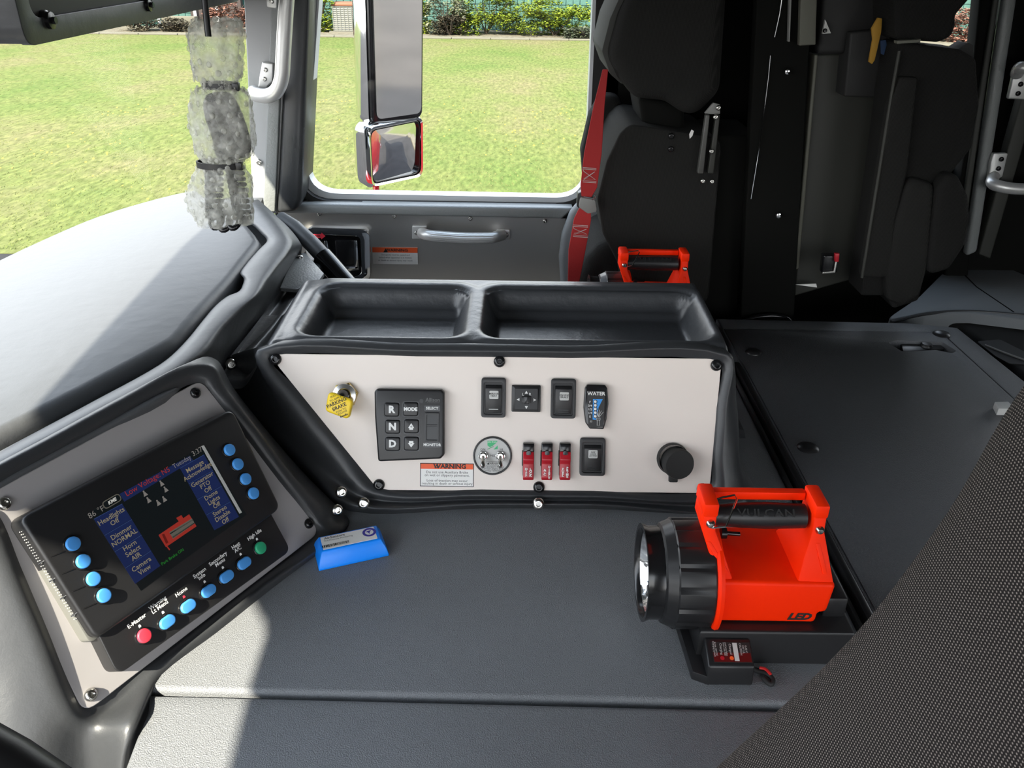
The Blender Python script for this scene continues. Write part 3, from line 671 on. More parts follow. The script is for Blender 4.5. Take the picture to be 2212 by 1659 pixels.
ca = thing('rear_engine_cover', (0.75, 0.9, 1.70), 'dark textured rear engine cover with flush latch and round plugs', 'engine cover')
zr = 1.856
pA = PZ(1960, 697, zr); pB = PZ(2068, 707, zr); pC = PZ(2245, 848, zr)
dr = (pC-pB).normalized(); pD = pB+dr*0.62
A = [(0.432, 0.10), (0.432, 1.615), (pA.x, pA.y), (pB.x, pB.y), (pD.x, pD.y), (pD.x, 0.10)]
q1 = PZ(2032, 719, zr); q2 = PZ(2190, 864, zr); d2 = (q2-q1).normalized(); q3 = q1+d2*0.62
I = [(0.437, 0.12), (0.437, PZ(1700, 714, zr).y), (q1.x-0.01, q1.y+0.002), (q1.x, q1.y-0.006), (q3.x, q3.y), (q3.x, 0.12)]
gx = 0.004
cx0 = sum(p[0] for p in I)/6; cy0 = sum(p[1] for p in I)/6
Igap = [(p[0]+(gx if p[0] > cx0 else -0.0), p[1]+(gx if p[1] > cy0 else -gx)) for p in I]
obj('outer_frame', prism(A, 1.70, zr, 0.004, 2, holes=[Igap]), M['cover_dark'], ca)
lat = fillet([(p.x, p.y) for p in (PZ(1918, 741, zr), PZ(1936, 736, zr), PZ(2036, 740, zr), PZ(2066, 759, zr), PZ(2056, 764, zr), PZ(2022, 757, zr), PZ(1948, 760, zr))], 0.006, 4)
obj('lid', prism(I, 1.72, zr+0.001, 0.004, 2, holes=[lat]), M['cover_dark'], ca)
b = BM(); prism([(p.x, p.y) for p in (PZ(1915, 768, zr), PZ(1915, 730, zr), PZ(2070, 730, zr), PZ(2070, 768, zr))], 1.73, zr-0.016, bm=b)
obj('latch_well', b, M['black'], ca)
c = PZ(2000, 752, zr-0.01); obj('latch_paddle', prism([(p.x, p.y) for p in (PZ(1945, 746, zr-.01), PZ(2030, 745, zr-.01), PZ(2040, 757, zr-.01), PZ(1950, 762, zr-.01))], zr-0.018, zr-0.006, 0.003), M['black'], ca)
obj('latch_knob', lathe([(0, 0.007), (0.009, 0.006), (0.012, 0.002), (0.012, -0.01)], 18, Matrix.Translation((c.x, c.y, zr-0.006))), M['black'], ca)
for k, (px, py, r) in enumerate(((1627, 762, 0.0155), (1745, 969, 0.017), (2033, 723, 0.017))):
    p = PZ(px, py, zr); obj('plug', lathe([(0, 0.006), (r*0.5, 0.0052), (r*0.85, 0.003), (r, 0.0), (r, -0.004)], 24, Matrix.Translation((p.x, p.y, zr+0.0015))), M['black'], ca)
sl = thing('seal_strip', (0.42, 0.9, 1.84), 'black rubber seal strip along the gap between the engine covers', 'seal')
b = BM(); box((0.4085, 0.12, 1.83), (0.4145, 1.40, 1.855), 0.002, 2, bm=b); obj('rubber_bead', b, M['black_matte'], sl)
b = BM(); box((0.419, 0.12, 1.83), (0.4305, 1.40, 1.861), 0.0035, 2, bm=b); obj('rubber_bead', b, M['black'], sl)
b = box((0.4145, 0.12, 1.83), (0.419, 1.40, 1.842)); obj('channel', b, M['black_matte'], sl)

# ================================================================== CENTRE CONSOLE
FPo = V((0, 0.950, 1.872)); FPn = V((0, -math.cos(R(25)), math.sin(R(25))))
def FP(px, py, off=0): return PN(px, py, FPo+FPn*off, FPn)
cc = thing('centre_console', (0.0, 1.12, ZC), 'padded charcoal centre console with two-bay tray and white switch panel', 'console')
rings = [
 [(FP(x, y, -0.002)) for x, y in ((588, 772), (900, 773), (1230, 777), (1550, 784), (1544, 880), (1536, 980), (1526, 1058), (1280, 1057), (1040, 1054), (822, 1051), (744, 958), (664, 860))],
 [(FP(x, y, 0.004)) for x, y in ((580, 764), (898, 765), (1232, 768), (1559, 774), (1554, 882), (1546, 985), (1538, 1066), (1280, 1065), (1040, 1062), (813, 1058), (728, 970), (646, 872))],
 [(FP(x, y, o_)) for x, y, o_ in ((556, 757, .004), (898, 756, .007), (1232, 759, .007), (1573, 766, .007), (1570, 882, .007), (1563, 985, .007), (1556, 1076, .007), (1280, 1073, .007), (1040, 1071, .007), (803, 1066, .006), (710, 982, .003), (625, 885, .002))],
]
def T(x, y, z): return V((x, y, z))
rings.append([T(-0.350, 1.046, ZT-0.012), T(-0.13, 1.044, ZT-0.002), T(0.08, 1.044, ZT-0.002), T(0.296, 1.044, ZT-0.004),
   PX(1592, 882, 0.318), PX(1597, 985, 0.322), PX(1600, 1082, 0.326), PZ(1280, 1081, 1.863), PZ(1040, 1079, 1.863), PZ(787, 1078, 1.863), PZ(688, 1000, 1.900), PZ(596, 896, 1.955)])
rings.append([PZ(505, 765, 2.0), T(-0.13, 1.07, ZT-0.03), T(0.08, 1.07, ZT-0.03), T(0.30, 1.07, ZT-0.03),
   T(0.322, 1.06, 1.98), T(0.33, 1.06, 1.90), PX(1622, 1094, 0.342), PZ(1280, 1090, 1.866), PZ(1040, 1089, 1.866), PZ(772, 1092, 1.866), PZ(668, 1015, 1.888), PZ(560, 890, 1.945)])
rings.append([PZ(482, 778, 1.99), T(-0.13, 1.08, ZT-0.06), T(0.08, 1.08, ZT-0.06), T(0.30, 1.08, ZT-0.06),
   T(0.330, 1.10, 1.96), T(0.338, 1.10, 1.88), T(0.35, 0.955, 1.845), PZ(1280, 1099, 1.852), PZ(1040, 1098, 1.852), PZ(757, 1104, 1.852), PZ(652, 1018, 1.875), PZ(538, 898, 1.93)])
b = loftS(rings, True, 5, 6); obj('front_pad', b, M['vinyl_dark'], cc, angle=180)
# top: two recessed bays, rounded rims, long slope to the left
def tray(x, y):
    d = min(sdbox(x, y, -0.188, 1.156, 0.118, 0.096, 0.03), sdbox(x, y, 0.122, 1.156, 0.165, 0.096, 0.03))
    z = ZT - 0.040*sstep(0.004, -0.022, d)
    # step ledge inside the rear wall
    z += 0.010*sstep(1.215, 1.228, y)*sstep(0.0, -0.006, d)
    z += 0.003*math.exp(-((d-0.012)/0.010)**2)
    z -= 0.14*sstep(0.298, 0.336, x)
    s = 0.02*(1.1-y)
    z -= 0.065*sstep(-0.335+s, -0.392+s, x)
    z -= 0.004*sstep(-0.30, -0.335, x)
    z -= 0.03*sstep(1.286, 1.312, y)**1.0 + 0.16*sstep(1.30, 1.325, y)
    z -= 0.006*sstep(1.052, 1.036, y)
    return z
b = grid(-0.425, 0.345, 200, 1.036, 1.335, 110, tray)
obj('tray', b, M['vinyl_tray'], cc, angle=180, normals=False)
struct('trim_7', box((-0.40, 1.08, ZC-0.02), (0.33, 1.31, 1.99), 0.01), M['vinyl_dark'])
# flange to the dash with its rear ledge and silver access plate
fl = loftS([[PZ(497, 770, 2.0), PZ(560, 690, 2.0), PZ(618, 610, 2.0), PZ(655, 550, 1.995), PZ(668, 530, 1.99)],
           [PZ(505, 775, 1.992), PZ(572, 695, 1.985), PZ(628, 620, 1.985), PZ(672, 560, 1.98), PZ(690, 545, 1.975)],
           [PZ(522, 778, 1.995), PZ(590, 705, 1.992), PZ(645, 632, 1.992), PZ(690, 575, 1.985), PZ(712, 560, 1.975)],
           [PZ(540, 782, 1.990), PZ(605, 712, 1.975), PZ(660, 640, 1.975), PZ(705, 590, 1.965), PZ(735, 580, 1.95)]])
obj('side_flange', fl, M['vinyl_dark'], cc, angle=180)
pa = obj('access_plate', zprism([(634, 552), (640, 546), (660, 546), (700, 590), (690, 604), (640, 625), (604, 622)], 2.004, 0.006, 0.002, r=0.006), M['paint_grey'], cc)
screw(cc, frame(PZ(648, 556, 2.004), (1, 0, 0), (0, 1, 0)), 0.0065, M['steel'])
# bright dome screws that hold the console down
for px, py, z in ((499, 787, 1.997), (737, 1063, 1.885), (786, 1087, 1.868), (728, 1102, 1.870), (1163, 1088, 1.868)):
    p = PZ(px, py, z)
    nrm = (FPn+V((0.55 if px < 760 else 0, 0, 0))).normalized(); ex = V((0, 1, 0)).cross(nrm).normalized() if px == 499 else V((1, 0, 0))
    screw(cc, frame(p, ex-nrm*ex.dot(nrm), nrm.cross(ex-nrm*ex.dot(nrm))), 0.0085, M['steel'], h=0.005)
# white switch panel
FPM = frame(FP(1106, 900), (1, 0, 0), FPn.cross(V((1, 0, 0))))
FPI = FPM.inverted()
def fl_(px, py, off=0): p = FPI @ FP(px, py, off); return (p.x, p.y)
pan = obj('switch_panel', prism(fillet([fl_(579, 764), fl_(1559, 775), fl_(1532, 1065), fl_(817, 1058)], [0.012, 0.010, 0.008, 0.012], 5), -0.003, 0.0006, 0.0005, 1, Mx=FPM), M['laminate'], cc)
for px, py in ((596, 776), (1079, 781), (1547, 789), (819, 1047), (1164, 1052), (1517, 1056)):
    a, c_ = fl_(px, py); screw(cc, FPM @ Matrix.Translation((a, c_, 0.0006)), 0.0082, M['black_gloss'], h=0.0055, name='panel_screw')

# ================================================================== DASHBOARD
dash = thing('dashboard', (-0.62, 1.15, 1.85), 'broad charcoal padded dashboard below the windscreen, sunlit on top', 'dashboard')
edge = [PZ(x, y, ZD) for x, y in ((-260, 1045), (0, 934), (190, 838), (340, 757), (384, 732), (450, 655), (500, 602), (540, 550), (561, 525), (563, 516), (552, 500), (538, 484), (500, 462))]
rear = [V((p.x, p.y, ZD)) for p in bc if p.y < 1.80 and p.x < -0.66]
rear = [p for p in rear if p.y > 0.40]
rear.sort(key=lambda p: -p.y)
poly = [(p.x, p.y) for p in edge]+[(p.x, p.y) for p in rear]
poly = poly+[(-0.74, 0.40)]
b = prism(poly, ZD-0.045, ZD, 0.016, 4); obj('top_pad', b, M['vinyl'], dash, angle=60)
# base tray of the dash that shows around and beyond the top pad
bp_ = [(p.x, p.y) for p in bc if p.y > -0.25]
bp_ = [q for q in bp_ if q[0] < -0.60]
bp_.sort(key=lambda q: q[1])
obj('dash_base', prism(bp_+[(-0.575, 1.86), (-0.56, 1.76), (-0.49, 1.62), (-0.45, 1.5), (-0.44, 1.1), (-0.56, 0.75), (-0.66, 0.52), (-0.72, -0.25)], 1.80, ZD-0.035), M['vinyl_dark'], dash, angle=60)
# plate plane of the driver's display
Du, Dw, Dn = V((0.48034, 0.87699, -0.01265)), V((-0.42544, 0.24559, 0.87103)), V((0.76699, -0.41300, 0.49107))
Ob = C0 + 0.95*V((-0.46075, 0.68672, -0.56363)); PO = Ob-Dn*0.034
def DP(px, py, off=0): return PN(px, py, PO+Dn*off, Dn)
B = ZD+0.001
innr = [(-250, 1112), (0, 975), (200, 868), (345, 788), (398, 741), (440, 690), (466, 660), (492, 640), (516, 630), (525, 615), (527, 602), (519, 590), (530, 572), (557, 541), (577, 521), (566, 505), (545, 485), (500, 452), (470, 436)]
mid_ = [(-250, 1128), (0, 990), (200, 882), (352, 800), (412, 750), (455, 698), (482, 670), (505, 655), (530, 640), (540, 622), (545, 606), (548, 592), (556, 575), (577, 547), (598, 520), (590, 500), (570, 478), (540, 450), (500, 434)]
outr = [(-250, 1150), (0, 1012), (200, 905), (365, 820), (440, 768), (482, 712), (510, 683), (530, 664), (552, 645), (565, 630), (575, 612), (586, 596), (600, 577), (622, 548), (632, 526), (622, 503), (600, 478), (568, 448), (547, 432)]
fall = [DP(-250, 1212, 0.004), DP(0, 1046, 0.004), DP(200, 936, 0.004), DP(380, 840, 0.004)]+[PZ(x, y, z) for x, y, z in ((474, 776, 2.012), (512, 735, 2.005), (536, 705, 2.003), (556, 682, 2.003), (572, 660, 2.003), (586, 640, 2.003), (598, 622, 2.003), (610, 604, 2.003), (622, 585, 2.003), (643, 553, 2.0), (652, 533, 2.01), (640, 512, 2.02), (615, 484, 2.03), (583, 455, 2.04), (560, 434, 2.045))]
low = [p+V((0.0, 0.01, -0.03)) for p in fall]; low = [V((p.x-0.008, p.y, p.z)) for p in low]
def mixp(a, b, t): return [((1-t)*p[0]+t*q[0], (1-t)*p[1]+t*q[1]) for p, q in zip(a, b)]
rows = [[PZ(x, y, B-0.05) for x, y in innr], [PZ(x, y, B-0.010) for x, y in innr], [PZ(x, y, B-0.001) for x, y in mixp(innr, mid_, 0.4)], [PZ(x, y, B+0.002) for x, y in mid_], [PZ(x, y, B+0.001) for x, y in mixp(mid_, outr, 0.65)], [PZ(x, y, B-0.006) for x, y in mixp(mid_, outr, 1.0)], fall, low]
obj('padded_bolster', loftS(rows, False, 5, 5), M['vinyl'], dash, angle=180)
# pad around the display plate
r0 = [(-45, 1078), (120, 985), (280, 898), (405, 832), (438, 834), (455, 856), (520, 938), (600, 1043), (662, 1122), (680, 1148), (668, 1166), (560, 1250), (440, 1343), (320, 1436), (218, 1514), (188, 1530), (172, 1514), (110, 1363), (50, 1221), (2, 1108), (-40, 1094)]
r1 = [DP(-55, 1062, .004), DP(112, 968, .004), DP(272, 880, .004), DP(405, 812, .004), DP(448, 815, .006), DP(468, 845, .008), DP(535, 930, .010), DP(614, 1034, .010), DP(684, 1118, .008),
      PZ(708, 1148, 1.862), PZ(694, 1178, 1.860), PZ(575, 1262, 1.860), PZ(452, 1358, 1.860), PZ(335, 1448, 1.858), DP(240, 1530, .0), DP(186, 1556, .002), DP(152, 1530, .008), DP(88, 1372, .010), DP(28, 1230, .010), DP(-22, 1110, .008), DP(-60, 1078, .006)]
r2 = [DP(-70, 1046, .002), DP(104, 950, .002), DP(266, 862, .002), DP(405, 792, .002), DP(462, 790, .004), DP(488, 836, .006), DP(556, 925, .010), DP(636, 1030, .008), DP(712, 1110, .006),
      PZ(740, 1140, 1.858), PZ(722, 1168, 1.851), PZ(592, 1268, 1.850), PZ(466, 1368, 1.850), PZ(348, 1462, 1.848), PX(285, 1560, -0.375), DP(190, 1600, -0.006), DP(120, 1560, .004), DP(52, 1392, .006), DP(-8, 1245, .006), DP(-62, 1120, .004), DP(-90, 1080, .002)]
r3 = [DP(-70, 1040, -0.012), DP(104, 944, -0.012), DP(266, 856, -0.012), DP(405, 786, -0.012), PZ(470, 786, 2.005), PZ(508, 850, 1.960), PZ(572, 930, 1.925), PZ(658, 1026, 1.880), PZ(738, 1104, 1.855),
      PZ(756, 1130, 1.845), PZ(730, 1165, 1.842), PZ(598, 1270, 1.842), PZ(472, 1372, 1.840), PZ(350, 1470, 1.835), PX(268, 1640, -0.380), DP(205, 1720, -0.03), DP(60, 1660, -0.012), DP(-20, 1440, -0.012), DP(-80, 1280, -0.012), DP(-120, 1140, -0.010), DP(-130, 1090, -0.010)]
r4 = [p+V((-0.02, 0.01, -0.05)) for p in r3]; r4[14] = PX(262, 1760, -0.385); r4[15] = DP(200, 1850, -0.05); r4[16] = DP(-60, 1850, -0.06); r4[17] = DP(-160, 1600, -0.06); r4[18] = DP(-240, 1350, -0.05)
obj('display_surround', loftS([[DP(x, y, -0.001) for x, y in r0], r1, r2, r3, r4], True, 5, 5), M['vinyl_dark'], dash, angle=180)
# far (passenger) end: grey roll with black boot
tb_ = [PZ(592, 462, 2.05), PZ(622, 480, 2.04), PZ(660, 515, 2.02), PZ(690, 548, 2.0)]
obj('side_roll', tube([p+V((0.012, 0, -0.012)) for p in tb_], 0.017, 18), M['vinyl'], dash)
tb2 = [PZ(680, 540, 2.005), PZ(700, 562, 1.99), PZ(722, 588, 1.975), PZ(750, 620, 1.955), PZ(790, 670, 1.93)]
obj('side_boot', tube([p+V((0.014, 0, -0.014)) for p in tb2], 0.021, 18), M['black_gloss'], dash)
obj('end_panel', vprism([PZ(640, 520, 2.03), PZ(560, 434, 2.04), PZ(560, 434, 2.04)+V((0, 0, -0.4)), PZ(640, 520, 2.03)+V((0.02, -.1, -0.4)), PZ(700, 600, 1.97)+V((0, 0, -0.1))], (-0.03, 0.0, 0)), M['vinyl_dark'], dash)

# steering wheel in the corner
sw = thing('steering_wheel', (-0.36, -0.02, 2.10), 'black steering wheel rim entering the bottom left corner', 'steering wheel')
sM = Matrix.Translation((-0.272, 0.0, 2.260)) @ Matrix.Rotation(R(26), 4, 'Y')
RW = 0.241
obj('rim', tube([sM @ V((RW*math.cos(a), RW*math.sin(a), 0)) for a in [i*math.pi/36 for i in range(72)]], 0.0155, 14, closed=True), M['black'], sw)
obj('hub', lathe([(0, 0.02), (0.05, 0.018), (0.07, 0.0), (0.06, -0.05)], 28, sM @ Matrix.Translation((0, 0, -0.05))), M['black'], sw)
for a in (0, 2.2, 4.1): obj('spoke', tube([sM @ V((0.05*math.cos(a), 0.05*math.sin(a), -0.05)), sM @ V((RW*math.cos(a), RW*math.sin(a), 0))], 0.011, 10), M['black'], sw)
obj('column', tube([sM @ V((0, 0, -0.06)), sM @ V((0, 0, -0.42))], 0.035, 16), M['black'], sw)
# ================================================================== INSTRUMENTS ON THE WHITE PANEL
def inst(name, px, py, label, cat, group=None, Fm=None, fn=None):
    Fm = Fm or FPM; fn = fn or fl_
    a, c_ = fn(px, py); t = thing(name, Fm @ Matrix.Translation((a, c_, 0.0006)), label, cat, group)
    return t, (lambda x, y, h=0.0: (fn(x, y, h)[0]-a, fn(x, y, h)[1]-c_))
def quad(L, x0, y0, x1, y1, h=0.0, r=0.0, n=4):
    P = [L(x0, y1, h), L(x1, y1, h), L(x1, y0, h), L(x0, y0, h)]
    xs0 = (P[0][0]+P[3][0])/2; xs1 = (P[1][0]+P[2][0])/2; ys0 = (P[0][1]+P[1][1])/2; ys1 = (P[2][1]+P[3][1])/2
    q = [(xs0, ys0), (xs1, ys0), (xs1, ys1), (xs0, ys1)]
    return fillet(q, r, n) if r else q
def ctr(q): return (sum(p[0] for p in q)/len(q), sum(p[1] for p in q)/len(q))
# rocker switches
def rocker(px, py, w, h, leg, lab, words, bar=False):
    t, L = inst('rocker_switch', px, py, lab, 'switch', 'rocker switches on the console panel')
    z = 0.006
    o_ = quad(L, px-w/2, py-h/2, px+w/2, py+h/2, z, 0.0045); i_ = quad(L, px-w/2+6, py-h/2+10, px+w/2-6, py+h/2-7, z, 0.003)
    obj('bezel', prism(o_, 0, z, 0.002, 3, holes=[i_]), M['black'], t, local=True)
    obj('bezel_floor', prism(i_, 0, 0.003), M['black'], t, local=True)
    q = quad(L, px-w/2+9, py-h/2+16, px+w/2-9, py+h/2-10, z, 0)
    (xa, ya), (xb, yb) = q[0], q[2]; ym = (ya+yb)/2+0.004
    b = vprism([V((xa, ya, 0.002)), V((xa, ya, 0.0052)), V((xa, ym, 0.0078)), V((xa, yb-0.004, 0.0088)), V((xa, yb, 0.0060)), V((xa, yb, 0.002))], (xb-xa, 0, 0), 0.0009, 2)
    rk = obj('rocker', b, M['black'], t, local=True)
    lx_, ly_ = L(leg[0], leg[1], 0.009); lp = obj('legend_plate', prism(rrect(lx_, ly_, 0.0128, 0.0115, 0.0016), 0.0070, 0.0093, 0.0003, 1), M['legend'], t, local=True)
    text(words, M['black_ink'], lp, lx_, ly_, 0.00935, 0.0036 if len(words) < 13 else 0.0031, bold=0.02, line=0.8)
    if bar: bx, by = L(px, py+h/2-18, 0.007); obj('indicator_bar', prism(rrect(bx, by, 0.013, 0.0012, 0.0003), 0.0048, 0.0064), M['legend'], t, local=True)
    for k in range(3):
        bx, by = L(px, py+h/2-22+k*4, 0.007)
        if not bar and k: obj('ridge', prism(rrect(bx, by, 0.014, 0.0006, 0.0002), 0.0046, 0.0062), M['black_gloss'], t, local=True)
rocker(1066, 859, 53, 86, (1067, 853), 'black rocker switch left of mirror control, legend MIRROR HEAT', 'MIRROR\nHEAT', True)
rocker(1217, 861, 54, 86, (1219, 856), 'black rocker switch left of the water gauge, legend ENGINE BRAKE', 'ENGINE\nBRAKE')
rocker(1280, 987, 55, 82, (1281, 981), 'black rocker switch under the water gauge, legend DIFF LOCK ACTIVE', 'DIFF\nLOCK\nACTIVE')
# mirror control
t, L = inst('mirror_control', 1137, 861, 'square black mirror control with a joystick and four white arrows', 'switch')
obj('bezel', prism(quad(L, 1105, 832, 1168, 890, 0.005, 0.002), 0, 0.005, 0.002, 2), M['black'], t, local=True)
fc = obj('face', prism(quad(L, 1112, 839, 1162, 885, 0.006, 0.001), 0.005, 0.0062, 0.0004, 1), M['black'], t, local=True)
def tri3(c0, d, s, h, m, par, L, name='arrow'):
    x, y = L(*c0, h); P = {'u': [(-s, -s*.8), (s, -s*.8), (0, s)], 'd': [(s, s*.8), (-s, s*.8), (0, -s)], 'l': [(s*.8, -s), (s*.8, s), (-s, 0)], 'r': [(-s*.8, s), (-s*.8, -s), (s, 0)]}[d]
    return obj(name, prism([(x+a, y+b_) for a, b_ in P], h-0.0002, h), m, par, local=True, smooth=False)
for c0, d in (((1137, 847.5), 'u'), ((1137, 880), 'd'), ((1119.5, 863), 'l'), ((1155, 864), 'r')): tri3(c0, d, 0.0022, 0.0065, M['white_ink'], t, L)
text('L', M['white_ink'], t, *L(1130, 852, .0065), 0.0065, 0.0052, bold=0.01); text('R', M['white_ink'], t, *L(1145, 852, .0065), 0.0065, 0.0052, bold=0.01)
x, y = L(1137, 864, 0.012); jk = obj('joystick', prism(rrect(x, y, 0.013, 0.009, 0.001), 0.006, 0.013, 0.001, 2), M['black'], t, local=True)
obj('joystick_cap', prism(rrect(x, y, 0.008, 0.0105, 0.001), 0.006, 0.0145, 0.001, 2), M['black_gloss'], t, local=True)
# water level gauge
t, L = inst('water_gauge', 1287, 880, 'black WATER tank level gauge with blue scale and lamps', 'gauge')
hz = 0.011
P = [L(x, y, 0.004) for x, y in ((1273, 925), (1303, 926), (1309, 905), (1313, 872), (1311, 838), (1306, 831), (1268, 830), (1263, 838), (1260, 880), (1264, 912))]
obj('housing', prism(fillet(P, 0.002, 3), 0, hz, 0.0035, 3), M['black_gloss'], t, local=True)
fq = fillet([L(x, y, hz) for x, y in ((1271, 921), (1303, 922), (1307, 846), (1268, 844))], 0.001, 3); obj('face', prism(fq, hz-0.001, hz+0.0003), M['black'], t, local=True, smooth=False)
h = hz+0.0006
obj('blue_scale', prism([L(x, y, h) for x, y in ((1280, 906), (1287, 907), (1291, 893), (1293, 880), (1302, 862), (1281, 862))], h-0.0002, h), M['gauge_blue'], t, local=True, smooth=False)
text('WATER', M['white_ink'], t, *L(1288, 850.5, h), h, 0.0068, bold=0.02, sx=1.05)
for k, s_ in enumerate(('F', '3/4', '1/2', '1/4', 'E')):
    x, y = L(1286, 867.5+k*7.9, h); lens_ = obj('lamp', lathe([(0, 0.0016), (0.0015, 0.0012), (0.0021, 0)], 12, Matrix.Translation((x, y, h))), M['white_ink'], t, local=True)
    text(s_, M['white_ink'], t, *L(1274.5, 868.5+k*7.9, h), h, 0.0042, bold=0.01)
    cb = obj('lamp_ring', prism(circ(x, y, 0.0028, 14), h-0.0002, h+0.0001), M['black_ink'], t, local=True, smooth=False)
b = BM()
for a, c_ in (((1292, 900), (1288, 889)), ((1292, 900), (1291, 886)), ((1293, 900), (1295, 885)), ((1293, 900), (1299, 887)), ((1294, 901), (1303, 890))):
    A_, B_ = L(*a, h), L(*c_, h); tube([V((*A_, h+.0002)), V((*B_, h+.0002))], 0.00022, 4, bm=b)
for w_, y0, y1 in ((8, 903, 907), (5, 907, 919)):
    q = quad(L, 1292.5-w_/2, y0, 1292.5+w_/2, y1, h); tube([V((*p, h+.0002)) for p in q], 0.00025, 4, bm=b, closed=True)
obj('nozzle_symbol', b, M['white_ink'], t, local=True)
x, y = L(1277, 910, h); obj('lamp', lathe([(0, 0.0010), (0.0016, 0.0004), (0.0019, 0)], 12, Matrix.Translation((x, y, h))), M['grey_plastic'], t, local=True)
# engine brake plate with two toggles
t, L = inst('engine_brake_plate', 1064, 984, 'round silver plate with two toggle switches and green printed logo', 'switch plate')
c0 = L(1064, 984); rx = (L(1106, 984)[0]-L(1022, 984)[0])/2
obj('rim', prism(circ(*c0, rx, 40), 0, 0.003, 0.001, 2, holes=[circ(*c0, rx*0.90, 40)]), M['black'], t, local=True)
pt = obj('plate', prism(circ(*c0, rx*0.905, 40), 0, 0.0016), M['legend'], t, local=True)
h = 0.0018
obj('green_mark', prism([L(x, y, h) for x, y in ((1053, 962), (1058, 966), (1064, 963), (1074, 955), (1074, 952), (1053, 952))], h-.0001, h+.0001), M['green_ink'], t, local=True, smooth=False)
obj('green_mark', prism([L(x, y, h) for x, y in ((1066, 971), (1075, 970), (1075, 962))], h-.0001, h+.0001), M['green_ink'], t, local=True, smooth=False)
b = BM(); tube([V((*L(1053, 970), h)), V((*L(1066, 964), h)), V((*L(1062, 960.5), h))], 0.0004, 4, bm=b); obj('road_line', b, M['green_ink'], t, local=True)
text('Jake Brake', M['white_ink'], t, *L(1063.5, 954.5, h), h+0.0002, 0.0030)
text('ON', M['black_ink'], t, *L(1043, 971, h), h, 0.0045); text('HI', M['black_ink'], t, *L(1083, 971, h), h, 0.0045); text('MED', M['black_ink'], t, *L(1065.5, 984.5, h), h, 0.0045)
q = quad(L, 1050, 997, 1079, 1006, h); b = BM(); tube([V((*p, h)) for p in q], 0.0002, 4, bm=b, closed=True); obj('warning_frame', b, M['black_ink'], t, local=True)
text('WARNING', M['black_ink'], t, *L(1067, 1001.5, h), h, 0.0042); tri3((1055, 1001.5), 'u', 0.0016, h+.0001, M['black_ink'], t, L, 'triangle')
text("See Operator's Manual\nfor Proper Engine Brake\nDriving Technique", M['black_ink'], t, *L(1064, 1012.5, h), h, 0.0034, line=0.8)
for px in (1044, 1081):
    x, y = L(px, 984); N_ = obj('hex_nut', prism(circ(x, y, 0.0074, 6), 0.0016, 0.0045, 0.0006, 1), M['steel'], t, local=True, angle=25)
    obj('bushing', lathe([(0.0058, 0.0045), (0.0055, 0.009), (0.0040, 0.0105), (0, 0.0105)], 18, Matrix.Translation((x, y, 0))), M['steel'], t, local=True)
    obj('toggle_lever', tube([V((x, y, 0.009)), V((x+0.0002, y-0.006, 0.016)), V((x+0.0003, y-0.011, 0.022)), V((x+0.0003, y-0.0125, 0.0237))], [0.0022, 0.0027, 0.0034, 0.0022], 14), M['steel'], t, local=True)
# guarded switches
def guard(px, w1, w2, lab):
    t, L = inst('guarded_switch', px, 998, lab, 'switch', 'red guarded switches')
    x0, y0 = L(px, 957, .008); _, y1 = L(px, 973, .008); _, y2 = L(px, 1036, .008); W_ = 0.0075
    obj('switch_base', box((x0-W_-0.0004, y2+0.004, 0), (x0+W_+0.0004, y0, 0.006), 0.0015), M['black'], t, local=True)
    obj('black_cap', box((x0-W_-0.0002, y1-0.004, 0.004), (x0+W_+0.0002, y0, 0.0115), 0.0015), M['black_gloss'], t, local=True)
    prof = [V((0, y1-0.001, 0.004)), V((0, y1-0.001, 0.014)), V((0, y1-0.012, 0.0175)), V((0, y1-0.018, 0.0135)), V((0, y2+0.004, 0.0150)), V((0, y2, 0.0125)), V((0, y2, 0.004))]
    g_ = obj('red_guard', vprism([p+V((x0-W_, 0, 0)) for p in prof], (2*W_, 0, 0), 0.0013, 2), M['red'], t, local=True)
    obj('notch', lathe([(0, 0.0008), (0.0034, 0.0006), (0.0034, 0)], 16, Matrix.Translation((x0, y1-0.003, 0.0148))), M['black_gloss'], t, local=True)
    b = BM(); tube([V((x0-W_-0.001, y1, 0.006)), V((x0-W_-0.001, y1-0.022, 0.004))], 0.0005, 5, bm=b); obj('spring_wire', b, M['black_gloss'], t, local=True)
    ym = (y1-0.018+y2)/2
    for s_, dx in ((w1, -0.0030), (w2, 0.0030)): text('\n'.join(s_), M['white_ink'], t, x0+dx, ym, 0.0162, 0.0042 if len(s_) < 6 else 0.0036, bold=0.04, sx=1.2, line=0.72)
guard(1142, 'DIFF', 'LOCK', 'red flip-guard switch nearest the round toggle plate, lettered DIFF LOCK')
guard(1182, 'A/C', 'DISABLE', 'middle red flip-guard switch of the row, lettered A/C DISABLE')
guard(1221, 'FUEL', 'PRIME', 'red flip-guard switch nearest the black rocker, lettered FUEL PRIME')
